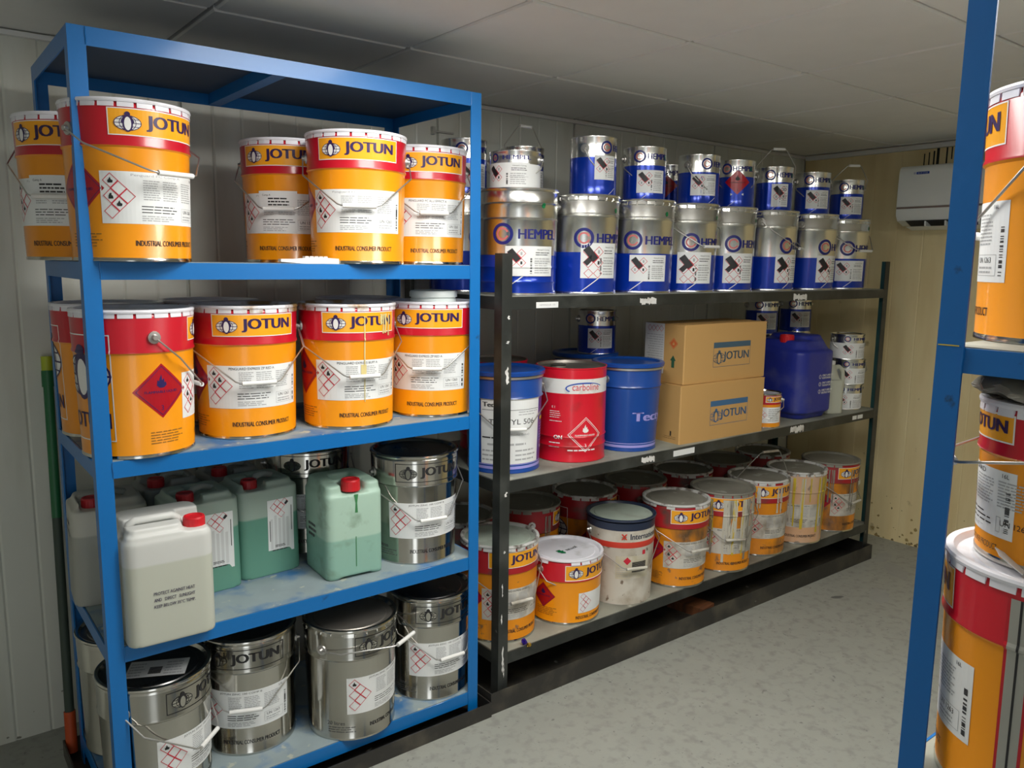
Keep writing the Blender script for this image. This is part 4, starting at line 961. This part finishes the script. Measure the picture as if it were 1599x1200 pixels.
# cartons
def carton(label, x, y, z, rz, w, d, h, blue):
    t = thing('cardboard_box', label, 'box', (x, y, z), rz, 'stacked cartons')
    mb = MB(); b_ = .004
    # slightly rounded shell, flaps on top with a centre gap
    mb.extrude([(b_, 0), (w - b_, 0), (w, b_), (w, d - b_), (w - b_, d), (b_, d), (0, d - b_), (0, b_)], 0, h - .004, 'cardboard', 'z'); mb.build('shell', t)
    for y0, y1 in ((.001, d / 2 - .001), (d / 2 + .001, d - .001)):
        MB().add([(0.001, y0, h - .004), (w - .001, y0, h - .004), (w - .001, y1, h - .004), (.001, y1, h - .004), (0.001, y0, h), (w - .001, y0, h), (w * .55, y0, h + (.002 if y0 < .01 else 0)), (w - .001, y1, h), (.001, y1, h)],
                 [(0, 3, 2, 1), (4, 6, 5, 7, 8), (0, 1, 5, 6, 4), (1, 2, 7, 5), (2, 3, 8, 7), (3, 0, 4, 8)], 'cardboard').build('flap', t)
    MB().box(-.0006, w + .0006, d / 2 - .024, d / 2 + .024, h + .0005, h + .001, 'tape').build('tape', t)
    ink = 'box_print_blue' if blue else 'box_print'
    f = Flat(); cx, cz, pw, ph = w * .565, h * .42, .24, .082
    f.rect(cx - pw / 2, cz + ph / 2, cx + pw / 2, cz + ph / 2 + .022, ink, 0); f.frame(cx - pw / 2, cz - ph / 2, cx + pw / 2, cz + ph / 2, .0015, ink, 0)
    f.merge(penguin(.06, ink, 'cardboard'), du=cx - pw * .35, dv=cz); f.text('JOTUN', cx + pw * .115, cz, .045, ink, 1, w=.165, bold=.02)
    f.wrap(lambda u, v, off: (u, -.0004 - off, v), step=.5).build('printed_logo', t, fix=False)
    f = Flat()
    if not blue:
        f.diamond(.06, .165, .024, 'box_red', 0).dring(.06, .165, .021, .0015, 'cardboard', 1); f.merge(flame(.012, 'cardboard', 1), du=.06, dv=.165)
        f.rect(.052, .065, .068, .095, 'box_green', 0).poly([(.044, .094), (.076, .094), (.06, .116)], 'box_green', 0)
        g = Flat().rect(.112, .035, .222, .243, 'label_grey', 0).lines(.118, .04, .216, .20, 16, seed=4, fill=.3)
        for i in range(4): g.dring(.13 + .022 * i, .222, .013, .0013, 'haz_red', 1)
        g.wrap(lambda u, v, off: (-.0006 - off, u, v), step=.5).build('side_label', t, fix=False)
    else: f.lines(.02, .015, .09, .03, 2, 'cardboard_edge', 0, 3, .3); f.rect(.045, .03, .052, .05, 'ink', 0)
    f.wrap(lambda u, v, off: (-.0004 - off, u, v), step=.5).build('printed_marks', t, fix=False)
    return t
carton('lower cardboard carton with blue logo on the black rack', 2.508, 2.109, zt, R(-2.6), .532, .225, .243, True)
carton('upper cardboard carton with grey logo, stacked on the other', 2.528, 2.118, zt + .2455, R(-2.0), .525, .225, .243, False)
pail('paint_can', 'little orange and red can beside the lower carton', 'paint can', 3.155, 2.16, zt, 2, 'j_small', bail=R(40))
# big blue can
m = 'hdpe_blue'
blue_me = solid([rbox(0, 0, .03, .33, .285, .33, .06, m), rbox(0, 0, 0, .05, .235, .28, .05, m, 1.12), rbox(0, 0, .315, .378, .27, .31, .06, m, .82), rbox(.03, -.0, .34, .402, .15, .25, .04, m, .9)], [lambda b: b.box(.0, .075, -.045, .075, .375, .5, m)], .0065, 9, 'blue_can')
f = Flat()
for i in range(3):
    f.ring(-.055, .205 - i * .036, .010, .010, .002, 'white_print', 0, 18); f.text(str(i + 1), -.055, .205 - i * .036, .011, 'white_print', 0)
    f.text(('ONLY LABELED', 'ONLY LABELED', 'ONLY LABELED')[i], .005, .211 - i * .036, .0095, 'white_print', 0, w=.085, bold=.03); f.text(('RESPONSIBLE', 'TRANSPORT', 'DESTRUCTION')[i], .0, .198 - i * .036, .0095, 'white_print', 0, w=.075, bold=.03)
t = jerry('big dusty blue plastic can with a red cap on the black rack', 3.515, 2.27, zt, R(-2), blue_me, (-.085, -.03, .366), .033, .036, 'cap_red', None, [('printed_text', f, lambda u, v, off: (u + .06, -.1655 - off, v))])
# white jug with a loop handle
m = 'hdpe_jug'
jug_me = solid([rbox(-.012, 0, 0, .17, .105, .12, .03, m), rbox(-.014, 0, .16, .235, .085, .09, .028, m, .55), rbox(-.014, 0, .225, .25, .035, .035, .014, m),
                lambda b: b.tube([(-.0, 0, .225), (.03, 0, .232), (.052, 0, .215), (.058, 0, .17), (.056, 0, .11), (.04, 0, .075), (.02, 0, .065)], [.012, .013, .013, .012, .012, .013, .014], m, 10)], [lambda b: b.box(.026, .046, -.2, .2, .10, .205, m)], .0042, 5, 'jug')
t = thing('plastic_jug', 'white plastic jug with loop handle between the blue can and stacked cans', 'jug', (3.745, 2.175, zt), R(-25)); link('body', jug_me, t)
c = link('cap', capmesh(.02, .018, 'plastic_white'), t); c.location = (-.014, 0, .244)
for i, (dx, dy, lab) in enumerate(((0, 0, 'bottom small can of the stack of three by the black rack end'), (.005, -.004, 'middle paint-smeared small can of the stack of three'), (-.012, .0, 'top small can of the stack of three, pale dusty lid'))):
    pail('paint_can', lab, 'paint can', 3.925 + dx, 2.205 + dy, zt + i * .1302, 24 + 6 * i, 'c_stack', 'stack of three small cans', bail=R(35) if i else None)
for k, (x, nm) in enumerate(((3.63, 'left'), (3.94, 'right'))):
    for i in range(3):
        pail('paint_can', ('top', 'middle', 'lowest')[2 - i] + ' small can of the ' + nm + ' back stack behind the big blue can', 'paint can', x, 2.535, zt + i * .1882, 25, 'c_back', 'small cans stacked at the back of the middle shelf', bail=None)

# ------------------------------------------------------------------ black rack, lowest shelf
zt = ZB[2] + bz; G7 = 'used pails on the lowest shelf of the black rack'
P3 = [(1.705, 2.255, 32.5, 'j_d1', R(47), 'dusty orange pail at the left end of the lowest shelf, behind the black post'),
      (2.0, 2.22, 48.5, 'j_short', R(50), 'short orange pail with a white lid on the lowest shelf'),
      (2.30, 2.22, 26, 'inter', R(52), 'stained white pail with a dark blue top on the lowest shelf'),
      (2.615, 2.2, 41, 'j_d2', R(52), 'grimy orange pail right of the stained white pail'),
      (2.92, 2.19, 26, 'j_drip', R(47), 'orange pail smothered in grey paint runs on the lowest shelf'),
      (3.225, 2.215, 41.5, 'j_d3', R(160), 'orange pail with handle standing up and white drips on the lowest shelf'),
      (3.52, 2.20, 11, 'j_pink', None, 'pinkish pail with yellow paint runs on the lowest shelf'),
      (3.83, 2.20, 65, 'j_d4', R(47), 'sooty orange pail at the right end of the lowest shelf')]
for x, y, d, k, bl, lab in P3:
    t = pail('paint_pail', lab, 'paint pail', x, y, zt, d, k, G7, bail=bl)
    if k == 'j_short':
        f = Flat().text('JOTUN', -.02, .0, .018, 'steel_ink', 1, w=.06, bold=.01).poly([(.028, -.018), (.05, -.018), (.046, -.006), (.054, -.004), (.044, .008), (.05, .01), (.036, .024), (.026, .012), (.031, .008), (.022, -.004), (.031, -.006)], 'green_dot', 1)
        f.wrap(lambda u, v, off: (-u, -v - .01, .2555 + off - .004), step=.5).build('lid_print', t, fix=False)
for x, y, k, lab in ((1.725, 2.555, 'j_d2', 'pail in the back row of the lowest shelf, seen left of the blue post'), (2.05, 2.53, 'j_d4', 'pail in the back row behind the short white-lidded pail'), (2.38, 2.525, 'j_d2', 'pail in the back row behind the stained white pail'), (2.70, 2.52, 'j_d4', 'pail in the back row behind the grimy orange pail'),
                     (3.03, 2.515, 'j_d2', 'pail in the back row behind the pail with grey runs'), (3.36, 2.53, 'j_d4', 'pail in the back row behind the pail with raised handle'), (3.69, 2.52, 'j_d2', 'pail in the back row behind the sooty pail at the right end')):
    pail('paint_pail', lab, 'paint pail', x, y, zt, 100, k, 'back row pails on the lowest shelf', bail=None)
t = thing('foil_wrapper', 'crumpled purple and gold foil wrapper on the lowest black shelf edge', 'wrapper', (1.69, 2.092, zt))
def crumple(r, m, c, sd):
    rn = random.Random(sd); bm = bmesh.new(); bmesh.ops.create_icosphere(bm, subdivisions=2, radius=r)
    mb = MB()
    vs = [tuple(Vector(c) + v.co * rn.uniform(.6, 1.15)) for v in bm.verts]; fs = [[v.index for v in f.verts] for f in bm.faces]; bm.free(); mb.add(vs, fs, m); return mb
crumple(.012, 'foil_purple', (0, -.006, .0125), 2).build('purple_foil', t, angle=5); crumple(.009, 'foil_gold', (.015, -.016, .0), 5).build('gold_foil', t, angle=5)
# white bucket on the floor beyond the black rack
t = thing('plastic_bucket', 'white plastic bucket on the floor between the black rack and the yellow wall', 'bucket', (4.215, 2.40, 0))
MB().lathe([(0, .003, 'tub_white'), (.115, .003, 'tub_white'), (.118, 0, 'tub_white'), (.12, .004, 'tub_white'), (.138, .34, 'tub_white'), (.136, .34, 'tub_white'), (.117, .008, 'tub_white'), (0, .008, 'tub_white')], 48).build('bucket_wall', t)
MB().lathe([(.1385, .325, 'tub_white'), (.146, .326, 'tub_white'), (.146, .338, 'tub_white'), (.142, .343, 'tub_white'), (.13, .343, 'tub_white'), (.1295, .336, 'tub_white'), (0, .336, 'tub_white')], 48).build('bucket_lid', t)

# ------------------------------------------------------------------ right-hand rack
zt = 1.432 + bz
pail('paint_pail', 'orange pail on the upper shelf of the right-edge blue rack', 'paint pail', 1.392, .425, zt, -98.5, 'j_near2', 'pails on the right-edge rack', bail=R(47))
zt = .80 + bz
pail('paint_pail', 'large orange pail with white rim low on the right-edge rack', 'paint pail', 1.27, .372, zt, -107, 'j_near', 'pails on the right-edge rack', bail=None)
z2 = zt + .335 - .0045
pail('paint_pail', 'smaller orange pail with a bag on top, standing on the large pail', 'paint pail', 1.288, .388, z2, -74.5, 'j_mid', 'pails on the right-edge rack', bail=R(75))
# crumpled plastic bag over the smaller pail
def bag():
    bm = bmesh.new(); bmesh.ops.create_icosphere(bm, subdivisions=4, radius=1); rn = random.Random(4); mb = MB(); vs = []
    for v in bm.verts:
        d = v.co; a = math.atan2(d.y, d.x); k = 1 + .05 * math.sin(5 * a + 3 * d.z) + .04 * math.sin(11 * a + 1) + rn.uniform(-.015, .015)
        z = d.z * .032 if d.z > 0 else d.z * .012
        z += .006 * math.sin(6 * d.x * 2 + 2) * math.sin(9 * d.y + 1)
        vs.append((d.x * .120 * k, d.y * .120 * k, z + .012))
    fs = [[v.index for v in f.verts] for f in bm.faces]; bm.free(); return mb.add(vs, fs, 'bag_grey').mesh('plastic_bag', 25)
o = link('plastic_bag', bag()); o.location = (1.288, .388, z2 + .228); tag(o, 'crumpled grey plastic bag on top of the smaller orange pail', 'bag')
# torn paper scraps on the large pail's lid
mb = MB(); rn = random.Random(3)
pts = [(.0, .0), (.03, -.006), (.042, .012), (.03, .034), (.008, .028)]
mb.add([(x, y, .001 + .022 * (y / .034)) for x, y in pts] + [(x, y, .0025 + .022 * (y / .034)) for x, y in pts], [list(range(5))[::-1], list(range(5, 10))] + [(i, (i + 1) % 5, (i + 1) % 5 + 5, i + 5) for i in range(5)], 'label_grey')
o = mb.build('paper_scrap'); o.location = (1.165, .385, z2 + .003); o.rotation_euler = (0, 0, R(20)); tag(o, 'torn grey paper scrap on the large pail lid at the right edge', 'paper')

# ------------------------------------------------------------------ air conditioner on the end wall
t = thing('air_conditioner', 'white wall-mounted split air conditioner on the yellow wall', 'air conditioner', (XE, 1.305, 1.76))
LN = .85
P = [(-.002, .02), (-.002, .30), (-.15, .30), (-.185, .29), (-.2, .265), (-.205, .18), (-.205, .085), (-.203, .05), (-.185, .022), (-.12, -.002), (-.06, .0)]
def rounded(poly): return poly
MB().extrude(P, .0, LN, 'ac_white').build('housing', t, angle=30)
MB().extrude([(-.2055, .092), (-.2085, .094), (-.2085, .262), (-.203, .285), (-.19, .2965), (-.15, .3015), (-.15, .3)], .004, LN - .004, 'ac_white').build('front_panel', t, angle=40)
MB().box(-.2078, -.2045, .002, LN - .002, .082, .091, 'ac_strip').build('trim_strip', t)
MB().extrude([(-.187, .021), (-.19, .0225), (-.125, -.005), (-.122, -.002)], .03, LN - .045, 'ac_dark').build('air_outlet', t)
MB().extrude([(-.180, -.010), (-.178, -.008), (-.110, -.022), (-.112, -.025)], .03, LN - .045, 'ac_white').build('louvre_flap', t)
for y in (.12, .28, .44, .60, .70): MB().extrude([(-.186, .018), (-.184, -.006), (-.13, -.014), (-.128, .0)], y, y + .008, 'ac_white').build('louvre_rib', t)
f = Flat().rect(-.045, -.008, .045, .008, 'ac_logo', 0).rect(-.066, -.008, -.047, .008, 'label_grey', 0).ring(-.0565, 0, .006, .006, .002, 'ac_logo', 1, 14).text('BLUE STAR', 0, 0, .0075, 'white_print', 1, w=.07, bold=.02)
f.wrap(lambda u, v, off: (-.2088 - off, LN - .125 - u * .72, .258 + v * .75), step=.5).build('brand_badge', t, fix=False)

# ------------------------------------------------------------------ pole leaning in the gap behind the blue rack
t = thing('broom_handle', 'long green and orange pole leaning on the wall behind the blue rack', 'pole', (.336, 2.64, 0))
p0, p1 = Vector((0, 0, .0)), Vector((.034, .180, 1.235))
seg = lambda a, c, r, m, nm: MB().tube([p0.lerp(p1, a), p0.lerp(p1, c)], r, m, 14).build(nm, t)
seg(.012, .115, .0165, 'pole_orange', 'end_sleeve'); seg(.115, .78, .0135, 'pole_dark', 'shaft'); seg(.60, .93, .0142, 'pole_green', 'green_sleeve'); seg(.925, .965, .0175, 'pole_green', 'collar'); seg(.955, 1.0, .016, 'pole_yellow', 'end_cap')
# dark footprint-like stains on the floor
def blot(x, y, a, bb, rz, m, sd, nm):
    rn = random.Random(sd); n = 22; f = Flat()
    f.poly([(a * math.cos(2 * math.pi * i / n) * rn.uniform(.8, 1.1), bb * math.sin(2 * math.pi * i / n) * rn.uniform(.8, 1.1)) for i in range(n)], m, 0)
    o = f.wrap(lambda u, v, off: (u, v, .0006), step=9).build('stain', bpy.data.objects['floor'], fix=False); o.location = (x, y, 0); o.rotation_euler = (0, 0, rz)
mat('stain_a', (.30, .31, .29), .6, var=.15, vscale=14); mat('stain_b', (.12, .125, .12), .6, var=.2, vscale=14)
blot(3.60, 1.77, .10, .05, .5, 'stain_a', 1, 's'); blot(3.97, 1.88, .12, .05, .8, 'stain_a', 2, 's'); blot(3.42, 1.88, .035, .014, -.4, 'stain_b', 3, 's'); blot(4.1, 2.02, .10, .035, .2, 'stain_a', 5, 's')

# mould specks along the foot of the walls
def specks(parent, fn, n, u0, u1, v1, sd, mats, sz=.012):
    rn = random.Random(sd); f = Flat()
    for i in range(n):
        u = rn.uniform(u0, u1); v = v1 * rn.random() ** 2.6 + .004; a = sz * rn.uniform(.15, 1) * (1.3 - v / v1); k = 7
        f.poly([(u + a * rn.uniform(.5, 1.2) * math.cos(2 * math.pi * j / k), max(.001, v + a * rn.uniform(.4, 1.1) * math.sin(2 * math.pi * j / k))) for j in range(k)], rn.choice(mats), 0)
    o = f.wrap(fn, step=9).build('mould_speck', parent, fix=False); o['kind'] = 'stuff'
mat('mould_a', (.34, .25, .10), .8, var=.2); mat('mould_b', (.20, .15, .07), .8, var=.2); mat('mould_c', (.22, .22, .18), .8, var=.2)
specks(we, lambda u, v, off: (XE - .0006, u, v), 170, 1.2, 2.83, .26, 5, ['mould_a', 'mould_a', 'mould_b'], .013)
specks(wb, lambda u, v, off: (u, YW - .0006, v), 90, -.6, .8, .30, 8, ['mould_c', 'wall_panel', 'mould_c'], .007)
